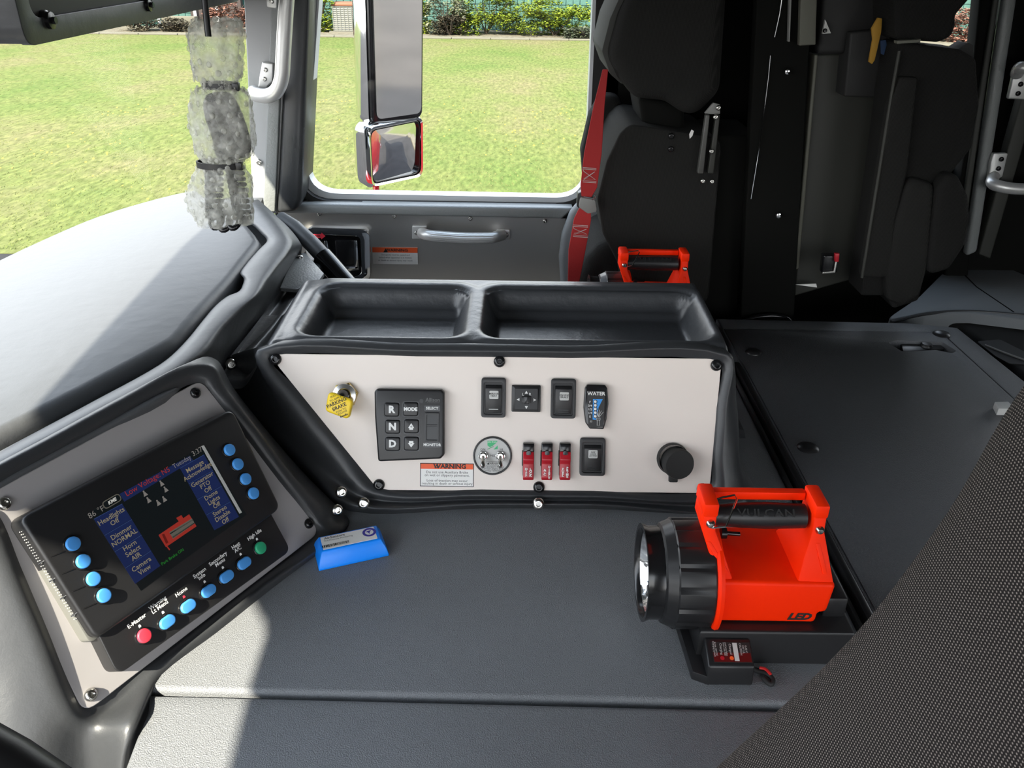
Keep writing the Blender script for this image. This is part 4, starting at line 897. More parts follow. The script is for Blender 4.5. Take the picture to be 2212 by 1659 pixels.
# power socket cap
t, L = inst('power_socket', 1452, 990, 'round black rubber-capped power socket at the panel right end', 'socket')
x, y = L(1452, 990); x1, y1 = L(1461, 1000, 0.02); hv = V((x1-x, y1-y, 0.02))
obj('collar', lathe([(0.022, 0), (0.0225, 0.004), (0.0205, 0.012)], 32, Matrix.Translation((x, y, 0))), M['black_matte'], t, local=True)
obj('cap', lathe([(0.0208, 0), (0.0212, 0.006), (0.0214, 0.018), (0.0200, 0.0215), (0.0, 0.0215)], 32, Matrix.Translation((x+.003, y-.003, 0.002)) @ Matrix.Rotation(R(9), 4, 'Y') @ Matrix.Rotation(R(8), 4, 'X')), M['black_matte'], t, local=True)
tx, ty = L(1455, 1028, .008); obj('strap', box((tx-0.006, ty-0.009, 0.0), (tx+0.006, ty+0.006, 0.009), 0.0015), M['black_matte'], t, local=True)
# parking brake valve
t, L = inst('parking_brake_knob', 745, 855, 'yellow diamond PARKING BRAKE pull knob on a brass nut', 'knob')
x, y = L(747, 853); obj('hex_nut', prism([(x+0.0185*math.cos(a+0.2), y+0.0185*math.sin(a+0.2)) for a in [i*math.pi/3 for i in range(6)]], 0, 0.009, 0.0015, 2), M['brass'], t, local=True, angle=25)
obj('washer', lathe([(0.0165, 0.009), (0.0160, 0.0115), (0.010, 0.0125), (0.010, 0.008)], 28, Matrix.Translation((x, y, 0))), M['steel'], t, local=True)
x2, y2 = L(736, 872, 0.030); obj('stem', tube([V((x, y, 0.008)), V((x, y, 0.022)), V(((x+x2)/2, (y+y2)/2, 0.028))], 0.0085, 20), M['black_gloss'], t, local=True)
kc = [L(x_, y_, 0.036) for x_, y_ in ((702, 888), (709, 845), (762, 864), (753, 907))]
kb = prism(fillet(kc[::-1], 0.0065, 6), 0.026, 0.036, 0.003, 3); kn = obj('knob', kb, M['yellow'], t, local=True)
def kt(s_, px, py, size, bold=0.0): text(s_, M['black_ink'], kn, *L(px, py, 0.0365), 0.0363, size, rot=R(25), bold=bold)
kt('PULL', 720, 856, 0.0036); kt('TO APPLY', 725, 862, 0.0038); kt('PARKING', 727, 870, 0.0068, 0.02); kt('BRAKE', 733, 879, 0.0068, 0.02); kt('PUSH TO', 737, 886.5, 0.0037); kt('RELEASE', 740, 891, 0.0037); kt('Bendix', 743, 897.5, 0.0040, 0.03)
# shift selector
t, L = inst('shift_selector', 885, 918, 'black push-button shift selector pad with R, N, D keys', 'shift selector')
hz = 0.014
P = [L(x, y, 0.008) for x, y in ((818, 996), (952, 990), (960, 982), (960, 848), (955, 841), (816, 839), (810, 845), (811, 900))]
obj('housing', prism(fillet(P, 0.004, 3), 0, hz, 0.004, 3), M['black'], t, local=True)
def key(px, py, s_, tri=None):
    x, y = L(px, py, hz+.003); w = 0.0205; h_ = 0.0190
    obj('key_well', prism(rrect(x, y, w+0.003, h_+0.003, 0.004), hz-0.001, hz+0.0003), M['black_gloss'], t, local=True)
    k_ = obj('key', prism(rrect(x, y, w, h_, 0.0035), hz-0.001, hz+0.0035, 0.0018, 3), M['black'], t, local=True)
    z = hz+0.0037
    if s_: text(s_, M['white_ink'], k_, x, y, z, 0.0135 if len(s_) == 1 else 0.0066, bold=0.05)
    if tri == 'up':
        obj('arrow', prism([(x-0.0042, y-0.0022), (x-0.0026, y-0.0022), (x-0.0026, y-0.0046), (x+0.0026, y-0.0046), (x+0.0026, y-0.0022), (x+0.0042, y-0.0022), (x, y+0.0046)], z-.0002, z), M['white_ink'], k_, local=True, smooth=False)
        text('+', M['black_ink'], k_, x, y-0.0008, z+0.0001, 0.007)
    if tri == 'dn':
        obj('arrow', prism([(x+0.0046, y+0.001), (x+0.0030, y+0.001), (x+0.0030, y+0.0040), (x-0.0030, y+0.0040), (x-0.0030, y+0.001), (x-0.0046, y+0.001), (x, y-0.005)], z-.0002, z), M['white_ink'], k_, local=True, smooth=False)
        text('-', M['black_ink'], k_, x, y+0.0010, z+0.0001, 0.008)
key(846, 885, 'R'); key(848, 922, 'N'); key(848, 959, 'D'); key(887, 884, 'MODE'); key(888.5, 921, '', 'up'); key(888.5, 958.5, '', 'dn')
z = hz+0.0004
for s_, py in (('SELECT', 882), ('MONITOR', 961)):
    x, y = L(933.5, py, z); q = obj('label_strip', prism(rrect(x, y, 0.0215, 0.0075, 0.0005), hz-0.001, hz+0.0002), M['black_gloss'], t, local=True, smooth=False); text(s_, M['white_ink'], q, x, y, z, 0.0052, bold=0.03)
q = quad(L, 918, 891, 949, 954, z, 0.0015); fr = obj('display_frame', prism([(p[0]*1.0, p[1]) for p in q], hz-0.001, hz+0.0025, 0.0015, 2, holes=[quad(L, 922, 895, 945, 950, z, 0.001)]), M['black'], t, local=True)
obj('display_window', prism(quad(L, 921, 894, 946, 951, z), hz-0.001, hz+0.0006), M['screen_black'], t, local=True, smooth=False)
q = quad(L, 921, 917, 946, 921, z); obj('display_bar', prism(q, hz, hz+0.0016, 0.0004, 1), M['black'], t, local=True)
x, y = L(910, 866, z); obj('emblem', prism(circ(x, y, 0.0030, 20), hz-.001, z), M['screen_black'], t, local=True, smooth=False)
text('Allison', M['grey_ink'], t, *L(935, 864, z), z+.0001, 0.0072, bold=0.03); text('Transmission', M['grey_ink'], t, *L(936, 869.5, z), z+.0001, 0.0028, sx=1.2)
# warning sticker on the panel
t, L = inst('warning_label', 966, 1026, 'red-banded white WARNING sticker on the switch panel below shift selector', 'sticker', 'warning stickers')
obj('backing', prism(quad(L, 907.5, 1000.5, 1023.5, 1051), 0, 0.0004), M['black_ink'], t, local=True, smooth=False)
obj('paper', prism(quad(L, 909, 1002, 1022, 1049.5), 0.0004, 0.0006), M['white'], t, local=True, smooth=False)
obj('header_band', prism(quad(L, 909, 1002, 1022, 1013), 0.0006, 0.0008), M['orange'], t, local=True, smooth=False)
text('WARNING', M['black_ink'], t, *L(972, 1007.5), 0.0009, 0.0085, bold=0.04, sx=1.1); tri3((943, 1007.5), 'u', 0.0030, 0.001, M['black_ink'], t, L, 'triangle'); tri3((943, 1008), 'u', 0.0009, 0.0011, M['orange'], t, L, 'triangle')
for k, (s_, py) in enumerate((('Do not use Auxiliary Brake', 1020), ('on wet or slippery pavement.', 1026.5), ('Loss of traction may occur', 1038), ('resulting in death or serious injury', 1044.5))):
    text(s_, M['black_ink'], t, *L(966, py), 0.0007, 0.0052 if k < 3 else 0.0050, sx=1.02)

# ================================================================== DRIVER'S DISPLAY
DM = frame(PO, Du, Dw); DI = DM.inverted()
def dl_(px, py, off=0): p = DI @ DP(px, py, off); return (p.x, p.y)
TD = thing('display_unit', DM, 'black vehicle display with lit blue menu, push buttons on grey plate', 'display')
pl8 = fillet([dl_(-45, 1078), dl_(432, 822), dl_(690, 1149), dl_(180, 1542)], [0.012, 0.014, 0.014, 0.014], 6)
obj('mounting_plate', prism(pl8[::-1], 0, 0.0025, 0.0008, 1), M['laminate_grey'], TD, local=True)
for px, py in ((422, 849), (667, 1131), (196, 1501), (9, 1088)):
    x, y = dl_(px, py, 0.003); screw(TD, DM @ Matrix.Translation((x, y, 0.0025)), 0.0068, M['steel'] if py > 1400 or px < 50 else M['black_gloss'], h=0.0045)
hu = 0.031
U_ = fillet([dl_(x, y, hu-0.006) for x, y in ((36, 1122), (497, 884), (602, 1098), (575, 1119), (202, 1384))], [0.010, 0.012, 0.014, 0.004, 0.010], 6)
obj('upper_housing', prism(U_, 0.0025, hu, 0.007, 4), M['black'], TD, local=True)
L_ = fillet([dl_(x, y, hu-0.011) for x, y in ((204, 1366), (250, 1460), (624, 1190), (582, 1112))], [0.002, 0.011, 0.011, 0.002], 6)
obj('lower_housing', prism(L_, 0.0025, hu-0.006, 0.006, 4), M['black'], TD, local=True)
G_ = fillet([dl_(x, y, 0.012) for x, y in ((32, 1132), (46, 1128), (208, 1378), (186, 1390))], 0.006, 5)
gs = obj('side_grip', prism(G_, 0.0025, 0.020, 0.002, 2), M['grip_grey'], TD, local=True)
b = BM()
for j in range(3):
    for k in range(34):
        f = 0.04+0.80*k/33; px = 37+j*4.2+(184-37)*f; py = 1140-j*1.2+(1375-1140)*f; x, y = dl_(px, py, .0205); box((x-.0004, y-.0004, 0.0198), (x+.0004, y+.0004, 0.0207), bm=b)
obj('grip_dots', b, M['legend'], gs, local=True, smooth=False)
# screen glass and menu
zs = hu+0.0002
def scr(pts, m, name, z=None, em=None): return obj(name, prism([dl_(x, y, hu) for x, y in pts][::-1], zs-0.0003, z or zs+0.0002), m, TD, local=True, smooth=False)
def emat(name, col, s=1.0): return mat(name, tuple(c*0.02 for c in col), 0.3, emit=(col, s))
M['lit_blue'] = emat('lit_menu_blue', (0.008, 0.015, 0.062)); M['lit_black'] = emat('lit_screen_black', (0.004, 0.006, 0.007)); M['lit_tan'] = emat('lit_menu_text', (0.20, 0.17, 0.11)); M['lit_red'] = emat('lit_red', (0.25, 0.022, 0.015)); M['lit_grey'] = emat('lit_grey', (0.16, 0.15, 0.14)); M['lit_line'] = emat('lit_menu_line', (0.02, 0.04, 0.12)); M['lit_green'] = emat('lit_green', (0.015, 0.16, 0.02)); M['lit_white'] = emat('lit_white', (0.45, 0.45, 0.42)); M['lit_deep'] = emat('lit_dark_red', (0.10, 0.008, 0.006)); M['lit_dgrey'] = emat('lit_dark_grey', (0.09, 0.085, 0.07))
SC = scr(((192, 1108), (435, 965), (533, 1112), (304, 1276)), M['lit_black'], 'screen')
def DPt(x, y): return dl_(x, y, hu)
A0, A1, A2, A3 = (202, 1121), (263, 1088), (346, 1223), (292, 1262)       # left menu column
B0, B1, B2, B3 = (388, 1011), (440, 982), (516, 1117), (463, 1146)         # right menu column
def lerp(a, c_, t): return (a[0]+(c_[0]-a[0])*t, a[1]+(c_[1]-a[1])*t)
def menu(Q, names):
    q0, q1, q2, q3 = Q
    for k in range(4):
        t0, t1 = k/4+0.004, (k+1)/4-0.004; P = [lerp(q0, q3, t0), lerp(q1, q2, t0), lerp(q1, q2, t1), lerp(q0, q3, t1)]
        c_ = obj('menu_button', prism([DPt(*p) for p in P][::-1], zs, zs+0.0004), M['lit_blue'], TD, local=True, smooth=False)
        m_ = (sum(p[0] for p in P)/4, sum(p[1] for p in P)/4)
        text(names[k], M['lit_tan'], c_, *DPt(*m_), zs+0.0006, 0.0074, line=0.92, bold=0.01)
        a, e_ = DPt(*P[0]), DPt(*P[1]); b = BM(); tube([V((*a, zs+.0004)), V((*e_, zs+.0004))], 0.0003, 4, bm=b); obj('menu_line', b, M['lit_line'], TD, local=True)
menu((A0, A1, A2, A3), ('Headlights\nOff', 'Dimmer\nNORMAL', 'Horn\nSelect\nAIR', 'Camera\nView'))
menu((B0, B1, B2, B3), ('Message\nAcknowledge', 'Generator\nPTO\nOff', 'Dome\nLights\nOff', 'Stereo\nDisable\nOff'))
scr(((258, 1067), (409, 985), (418, 996), (388, 1012), (268, 1084)), M['lit_blue'], 'status_bar', zs+0.0004)
def st(s_, m, px, py, size, **k): return text(s_, m, SC, *DPt(px, py), zs+0.0007, size, **k)
st('86 °F', M['lit_grey'], 207, 1107, 0.0085); st('Low Voltage: N5', M['lit_red'], 319, 1040, 0.0085); st('Tuesday', M['lit_grey'], 392, 998, 0.0075); st('3:37', M['lit_grey'], 425, 976, 0.0085)
x, y = DPt(241, 1083); ov = obj('badge', prism(rrect(x, y, 0.021, 0.0085, 0.004), zs+.0004, zs+.0007), M['lit_dgrey'], TD, local=True, smooth=False)
obj('badge_field', prism(rrect(x, y, 0.019, 0.0066, 0.003), zs+.0007, zs+.0008), M['lit_black'], ov, local=True, smooth=False); text('KME', M['lit_white'], ov, x, y, zs+.0010, 0.0050, bold=0.04, shear=0.2)
# seat figures
for px, py in ((312, 1066), (320, 1080), (341, 1086), (354, 1078), (348, 1044), (357, 1057)):
    x, y = DPt(px, py); b = prism(circ(x, y+0.0024, 0.0010, 8), zs, zs+.0005); prism([(x-.0010, y+.0013), (x+.0010, y+.0013), (x+.0017, y-.0006), (x+.0026, y-.0030), (x-.0026, y-.0030), (x-.0014, y-.0006)][::-1], zs, zs+.0005, bm=b); obj('seat_figure', b, M['lit_grey'], TD, local=True, smooth=False)
# truck plan view
tr = scr(((342, 1156), (408, 1111), (424, 1137), (358, 1182)), M['lit_red'], 'truck_symbol', zs+.0004)
def tq(P, m, n_='truck_panel'): return obj(n_, prism([DPt(*p) for p in P][::-1], zs+.0004, zs+.0006), m, tr, local=True, smooth=False)
tq([(365, 1150), (414, 1120), (420, 1131), (373, 1164)], M['lit_dgrey']); tq([(366, 1152), (415, 1122), (416, 1124), (367, 1154.5)], M['lit_black']); tq([(371, 1160), (419, 1129), (420, 1131), (373, 1162.5)], M['lit_black'])
tq([(349, 1155), (354, 1153), (363, 1172), (358, 1175)], M['lit_deep']); tq([(380, 1119), (391, 1113), (396, 1121), (386, 1127)], M['lit_red']); tq([(359, 1181), (361, 1180), (367, 1187), (365, 1189)], M['lit_red'])
st('Park Brake ON', M['lit_green'], 372, 1203, 0.0048)
sl_ = scr(((434, 964), (440, 962), (522, 1107), (517, 1110)), M['legend'], 'screen_edge', zs+0.0005)
# buttons
def pbutton(px, py, m, long=0.0, r=0.0072, hh=hu, lbl=None):
    x, y = dl_(px, py, hh+0.006)
    def st_(rr, ll): return [(x+(ll/2)*(1 if math.cos(a) >= 0 else -1)+rr*math.cos(a), y+rr*math.sin(a)) for a in [i*2*math.pi/28+0.001 for i in range(28)]]
    obj('button_collar', prism(st_(r+0.0016, long), hh-0.001, hh+0.0028, 0.001, 2), M['black_gloss'], TD, local=True)
    return obj('button', prism(st_(r, long), hh+0.002, hh+0.0062, 0.0015, 3), m, TD, local=True)
for px, py in ((160, 1174), (182, 1212), (204, 1250), (227, 1286), (498, 971), (516, 1002), (533, 1034), (550, 1065)): pbutton(px, py, M['blue_btn'])
hl = hu-0.006
rowb = ((314, 1373, 'red_btn', 0, 'E-Master'), (364, 1343, 'blue_btn', .006, 'Warning\nLt Menu'), (409, 1309, 'blue_btn', .006, 'Home'), (453, 1276, 'blue_btn', .006, 'System\nInfo'), (492, 1245, 'blue_btn', .006, 'Secondary\nMenu'), (530, 1216, 'blue_btn', .006, 'Heat\nA/C'), (565, 1183, 'green_btn', 0, 'High Idle'))
for k, (px, py, m, lg, s_) in enumerate(rowb):
    bt = pbutton(px, py, M[m], lg, 0.0075 if not lg else 0.0062, hl)
    x, y = dl_(px, py, hl); ii = prism([(x-.0013, y+.0108), (x+.0013, y+.0108), (x+.0013, y+.0125), (x+.0007, y+.0136), (x-.0007, y+.0136), (x-.0013, y+.0125)], hl-.001, hl+.0004)
    obj('indicator_lamp', ii, M['red_btn'] if s_ == 'Home' else M['white_ink'], TD, local=True, smooth=False)
    text(s_, M['white_ink'], TD, x, y+(0.0215 if '\n' in s_ else 0.0185), hl+0.0003, 0.0062, bold=0.02, line=0.8)
# moulded grooves on the left flank of the housing
for k in range(4):
    a, e_ = ((98, 1206), (139, 1186)), None
    p0 = dl_(96+k*23.5, 1211+k*37.5, hu-.004); p1 = dl_(142+k*22.5, 1190+k*37.5, hu+.0002); b = BM()
    tube([V((p0[0]-.004, p0[1]-.001, hu-.010)), V((*p0, hu-.004)), V((p0[0]+.006, p0[1]+.0005, hu)), V((*p1, hu))], 0.0007, 6, bm=b); obj('groove', b, M['black_gloss'], TD, local=True)
# ================================================================== LANTERN ON ITS CHARGER
def lantern():
    t = thing('lantern', (0.27, 0.725, 1.896), 'orange-red hand lantern in front of the white switch panel, LED on its side', 'lantern', 'orange lanterns')
    H = Matrix.Translation((0.222, 0.725, 1.926)) @ Matrix.Rotation(R(-90), 4, 'Y')
    obj('head_ring', lathe([(0.040, 0.0), (0.0605, 0.0), (0.0618, 0.003), (0.0618, 0.040), (0.058, 0.043), (0.050, 0.043)], 96, H, wob=lambda i, z: 0.968 if (i % 6 == 0 and 0.001 < z < 0.041) else 1.0), M['black'], t, angle=30)
    obj('head_chamfer', lathe([(0.0600, 0.0415), (0.0555, 0.052), (0.0522, 0.054), (0.050, 0.045)], 96, H, wob=lambda i, z: 0.988 if (i % 6 < 2 and z > 0.05) else 1.0), M['black'], t, angle=30)
    obj('bezel', lathe([(0.0520, 0.052), (0.0520, 0.066), (0.0540, 0.0705), (0.0548, 0.073), (0.0500, 0.073), (0.0475, 0.070), (0.046, 0.062)], 48, H), M['black_gloss'], t, angle=30)
    obj('reflector', lathe([(0.047, 0.067), (0.040, 0.056), (0.028, 0.044), (0.015, 0.036), (0.008, 0.034), (0.0, 0.034)], 48, H), M['reflector'], t)
    obj('lamp', lathe([(0.0, 0.050), (0.004, 0.048), (0.006, 0.040), (0.006, 0.034)], 16, H), M['white'], t)
    obj('lens', lathe([(0.048, 0.0685), (0.03, 0.0695), (0.0, 0.070)], 40, H), M['lens'], t)
    b = lathe([(0.030, -0.006), (0.0645, -0.006), (0.0655, -0.002), (0.0635, 0.001), (0.030, 0.001)], 48, H)
    vprism([V((0.2225, 0.672, 1.878)), V((0.2225, 0.690, 1.868)), V((0.2185, 0.668, 1.853))], (-0.003, 0, 0), bm=b)
    obj('collar', b, M['orange_red'], t, angle=30)
    prof = [(0.217, 1.898), (0.336, 1.898), (0.337, 1.912), (0.346, 1.914), (0.349, 1.953), (0.217, 1.955)]
    bd = obj('body', vprism([V((x, 0.677, z)) for x, z in prof], (0, 0.098, 0), 0.0045, 3), M['orange_red'], t, angle=30)
    # uprights: wide at the body, narrow at the handle, each with a raised web and recessed channel
    def upright(x0, x1, xb0, xb1, s):
        b = BM(); zs_ = [(1.950, 0.680, 0.770, xb0, xb1), (1.978, 0.692, 0.757, (xb0+x0)/2, (xb1+x1)/2), (2.004, 0.701, 0.745, x0, x1), (2.030, 0.704, 0.741, x0, x1)]
        loft([[V((a, y0, z)), V((c, y0, z)), V((c, y1, z)), V((a, y1, z))] for z, y0, y1, a, c in zs_], True, bm=b); b.verts.ensure_lookup_table(); b.faces.new(b.verts[-4:]); b.faces.new(b.verts[:4][::-1]); bevel(b, 0.0025, 2, 25)
        o = obj('upright', b, M['orange_red'], t, angle=30)
        xm = (x0+x1)/2; xq = (xb0+xb1)/2 if s > 0 else 0.3375
        obj('channel', vprism([V((xq-0.0028, 0.690, 1.960)), V((xq+0.0028, 0.690, 1.960)), V((xm+0.0028, 0.703, 1.992)), V((xm-0.0028, 0.703, 1.992))], (0, -0.0062, 0.001), 0.001, 2), M['orange_red'], o)
        cap = BM(); box((x0-0.001, 0.702, 2.020), (x1+0.001, 0.743, 2.037), 0.003, 2, bm=cap); obj('cap', cap, M['orange_red'], o)
    upright(0.204, 0.2185, 0.2235, 0.241, 1); upright(0.321, 0.3345, 0.308, 0.348, -1)
    obj('top_bar', box((0.216, 0.731, 2.023), (0.319, 0.741, 2.033), 0.0015), M['orange_red'], t)
    G = Matrix.Translation((0.2165, 0.720, 2.011)) @ Matrix.Rotation(R(90), 4, 'Y') @ Matrix.Diagonal((0.93, 0.93, 1.06, 1))
    gp = obj('grip', lathe([(0.0, 0.0), (0.0125, 0.0005), (0.0125, 0.010), (0.0145, 0.030), (0.0155, 0.055), (0.0145, 0.088), (0.0142, 0.0945), (0.0, 0.095)], 32, G), M['black'], t)
    Lg = MW[t.name].inverted() @ frame((0.272, 0.720-0.0145*0.72, 2.011+0.0145*0.72), (1, 0, 0), (0, 0.7, 0.7))
    w = text('VULCAN', M['black_matte'], gp, 0, 0, 0.0002, 0.012, sx=1.3, bold=0.01); w.data.transform(Lg)
    for x, z in ((0.2120, 2.013), (0.3285, 2.007)):
        obj('pin', lathe([(0, 0.0042), (0.003, 0.0036), (0.0048, 0.001), (0.0048, -0.003)], 18, frame((x, 0.7010, z), (1, 0, 0), (0, 0, 1))), M['steel'], t)
    b = BM(); tube([(0.213, 0.698, 2.010), (0.226, 0.694, 2.015), (0.230, 0.700, 2.020), (0.241, 0.718, 2.033), (0.2395, 0.723, 2.035), (0.226, 0.720, 2.034), (0.216, 0.716, 2.033)], 0.0010, 6, bm=b); obj('wire_clip', b, M['chrome'], t)
    b = BM(); tube([(0.240, 0.750, 1.963), (0.246, 0.750, 1.963)], 0.0065, 12, bm=b); tube([(0.246, 0.749, 1.9635), (0.261, 0.747, 1.964)], 0.0024, 10, bm=b); obj('toggle_switch', b, M['black_gloss'], t)
    Lb = MW[t.name].inverted() @ frame((0.3165, 0.6768, 1.9075), (1, 0, 0), (0, 0, 1)); w = text('LED', M['black_ink'], bd, 0, 0, 0.0003, 0.0125, sx=1.15, bold=0.05, shear=0.3); w.data.transform(Lb)
    obj('side_boss', box((0.221, 0.673, 1.917), (0.232, 0.678, 1.924), 0.002), M['orange_red'], t)
    return t
LT = lantern()
def charger():
    t = thing('lantern_charger', (0.28, 0.73, 1.85), 'black charging cradle under the near lantern, label on its front block', 'charger', 'lantern chargers')
    b = BM(); P = [(0.207, 0.664), (0.378, 0.664), (0.382, 0.800), (0.203, 0.800)]
    obj('cradle', prism(P, 1.8505, 1.896, 0.004, 3, taper=0.985), M['black'], t)
    obj('mount_plate', prism([(0.199, 0.640), (0.216, 0.632), (0.222, 0.80), (0.190, 0.80)], 1.8505, 1.862, 0.002), M['black'], t)
    blk_ = [V((0.213, 0.6315, 1.8505)), V((0.213, 0.634, 1.876)), V((0.213, 0.661, 1.887)), V((0.213, 0.668, 1.887)), V((0.213, 0.668, 1.8505))]
    fb = obj('front_block', vprism(blk_, (0.050, 0, 0), 0.0025, 3), M['black'], t)
    o0 = V((0.240, 0.6475, 1.8822)); nn = V((0, -0.377, 0.926)).normalized(); Ll = MW[t.name].inverted() @ frame(o0, (1, 0, 0), nn.cross(V((1, 0, 0))))
    def fl(P, m, z, n_='print'): o = obj(n_, prism(P, z-.0001, z, Mx=Ll), m, t, local=True, smooth=False); return o
    q = fl([(-0.021, -0.011), (0.021, -0.011), (0.021, 0.012), (-0.021, 0.012)], M['black_ink'], 0.0004, 'label_plate')
    fl([(-0.020, -0.010), (0.020, -0.010), (0.020, 0.000), (-0.020, 0.000)], mat('dark_red_print', (0.10, 0.004, 0.004), 0.4), 0.0006, 'label_band')
    fl([(0.002, -0.009), (0.007, -0.009), (0.007, 0.011), (0.002, 0.011)], M['legend'], 0.0007, 'label_band')
    fl(circ(-0.011, -0.006, 0.0022, 16), M['red'], 0.0008, 'label_dot'); fl(circ(-0.001, -0.006, 0.0022, 16), M['orange'], 0.0008, 'label_dot')
    for dx, s_, sz in ((-0.0185, 'Charging system', .0026), (-0.0165, 'Li-ion 12V DC', .0026), (-0.011, 'Charging', .0035), (-0.0075, 'Insert unit fully', .0024), (-0.0055, 'until lamp lights', .0024), (-0.001, 'Charged', .0035), (0.010, 'CAUTION', .003), (0.013, '12V 1A', .003), (0.016, '0-40 C', .003)):
        w = text(s_, M['legend'], t, 0, 0, 0, sz, rot=R(-90)); w.data.transform(Ll @ Matrix.Translation((dx, 0.004, 0.0008)))
    obj('rear_latch', box((0.348, 0.690, 1.890), (0.374, 0.780, 1.922), 0.004), M['black'], t)
    obj('cable', tube(spline([(0.262, 0.655, 1.855), (0.272, 0.650, 1.854), (0.281, 0.645, 1.855), (0.286, 0.638, 1.854), (0.282, 0.632, 1.853), (0.276, 0.640, 1.854)], 6), 0.0028, 10), M['black_matte'], t)
    obj('red_lead', tube(spline([(0.2745, 0.6505, 1.8575), (0.280, 0.648, 1.8585), (0.284, 0.641, 1.858)], 5), 0.0017, 8), mat('red_wire', (0.8, 0.03, 0.03), 0.4), t, )
    return t
CH = charger()
dM = Matrix.Translation((0.0, 0.80, 0.0))
dup(LT, dM, 'orange-red hand lantern on the far side, rising behind the console tray'); dup(CH, dM, 'black charging cradle of the far lantern, behind the console')

# ================================================================== BLUE BOX
A_, B_ = PZ(688, 1236, ZC), PZ(842, 1202, ZC); u_ = (B_-A_).normalized(); w_ = V((-u_.y, u_.x, 0)); Wd = (B_-A_).length
BMx = frame(A_+u_*Wd/2+w_*0.024, u_, w_)
t = thing('blue_box', BMx, 'small bright blue plastic block with white label lying on engine cover', 'box')
b = BM(); lv = [(0.0005, Wd/2-.001, 0.0235), (0.003, Wd/2-.0005, 0.0240), (0.013, Wd/2-0.003, 0.021), (0.024, Wd/2-0.008, 0.0150)]
loft([[V((-hx, -hy, z)), V((hx, -hy, z)), V((hx, hy, z)), V((-hx, hy, z))] for z, hx, hy in lv], True, bm=b); b.verts.ensure_lookup_table(); b.faces.new(b.verts[-4:]); b.faces.new(b.verts[:4][::-1]); bevel(b, 0.0022, 3, 20)
obj('body', b, M['blue_box'], t, local=True, angle=30)
lp = obj('label', prism(rrect(-0.001, 0, Wd-0.022, 0.0255, 0.001), 0.0238, 0.0243), M['white'], t, local=True, smooth=False)
z = 0.0245
obj('round_emblem', prism(circ(0.026, 0.003, 0.0088, 28), z-.0001, z, holes=[circ(0.026, 0.003, 0.0055, 24)]), M['blue_dark'], t, local=True, smooth=False)
obj('emblem_mark', prism([(0.0215, 0.0045), (0.0245, 0.006), (0.029, 0.0062), (0.0265, 0.003), (0.0255, -0.001), (0.0245, 0.003)][::-1], z-.0001, z+.0001), M['blue_dark'], t, local=True, smooth=False)
text('AirSensors', M['grey_ink'], lp, -0.018, 0.0088, z, 0.0060, bold=0.02); text('Tire Pressure Monitoring', M['black_ink'], lp, -0.014, 0.0036, z, 0.0036); 
b = BM(); rr = random.Random(5); x = -0.036
while x < -0.003:
    w = rr.choice((0.0006, 0.0009, 0.0013)); box((x, -0.0095, z-.0001), (x+w, -0.0045, z), bm=b); x += w+rr.choice((0.0006, 0.0009))
obj('barcode', b, M['black_ink'], t, local=True, smooth=False)

# ================================================================== OVERHEAD CONSOLE, top left
t = thing('overhead_console', PX(70, 96, -0.60), 'dark grey overhead console with recessed metal plate above windscreen', 'overhead console')
e0 = PX(58, 102, -0.60); e1 = PX(530, 0, -0.60); sl0 = (e1.z-e0.z)/(e1.y-e0.y)
def ozy(y): return e0.z+sl0*(y-e0.y)
OM = Matrix(((0, 0, 1, -0.60), (1, 0, 0, 0), (0, 1, 0, 0), (0, 0, 0, 1)))     # local (y, z) on the face, +z towards +x
y0_, y1_ = e0.y, 1.96
hl_ = fillet([(y0_+0.030, ozy(y0_)+0.030), (y1_-0.03, ozy(y1_)+0.030), (y1_-0.03, 2.765), (y0_+0.030, 2.765)], 0.02, 5)
obj('frame', prism(fillet([(y0_, ozy(y0_)), (y1_, ozy(y1_)), (y1_, 2.79), (y0_, 2.79)], 0.022, 5), -0.012, 0.0, 0.008, 3, holes=[hl_], Mx=OM), M['vinyl_dark'], t)
obj('shell', prism(fillet([(y0_+.001, ozy(y0_)+.001), (y1_, ozy(y1_)), (y1_, 2.79), (y0_, 2.79)], 0.022, 5), -0.20, -0.0115, Mx=OM), M['vinyl_dark'], t)
pt_ = obj('metal_plate', prism(hl_, -0.0114, -0.006, Mx=OM), M['interior_grey'], t, smooth=False)
for px, py in ((96, 44), (312, 10)):
    p = PX(px, py, -0.605); Bm = OM @ Matrix.Translation((p.y, p.z, -0.006))
    obj('bolt', lathe([(0, 0.016), (0.0045, 0.016), (0.0045, 0.012), (0.0105, 0.011), (0.0105, 0.006), (0.0125, 0.005), (0.0125, 0)], 12, Bm), M['black_gloss'], t, angle=30)
p0, p1 = PX(350, 20, -0.605), PX(400, -60, -0.605); obj('yellow_sticker', prism([(p0.y, p0.z-0.004), (p1.y, p0.z-0.012), (p1.y, p1.z), (p0.y, p1.z)], -0.006, -0.0054, Mx=OM), mat('faded_yellow_sticker', (0.42, 0.36, 0.08), 0.6), t, smooth=False)

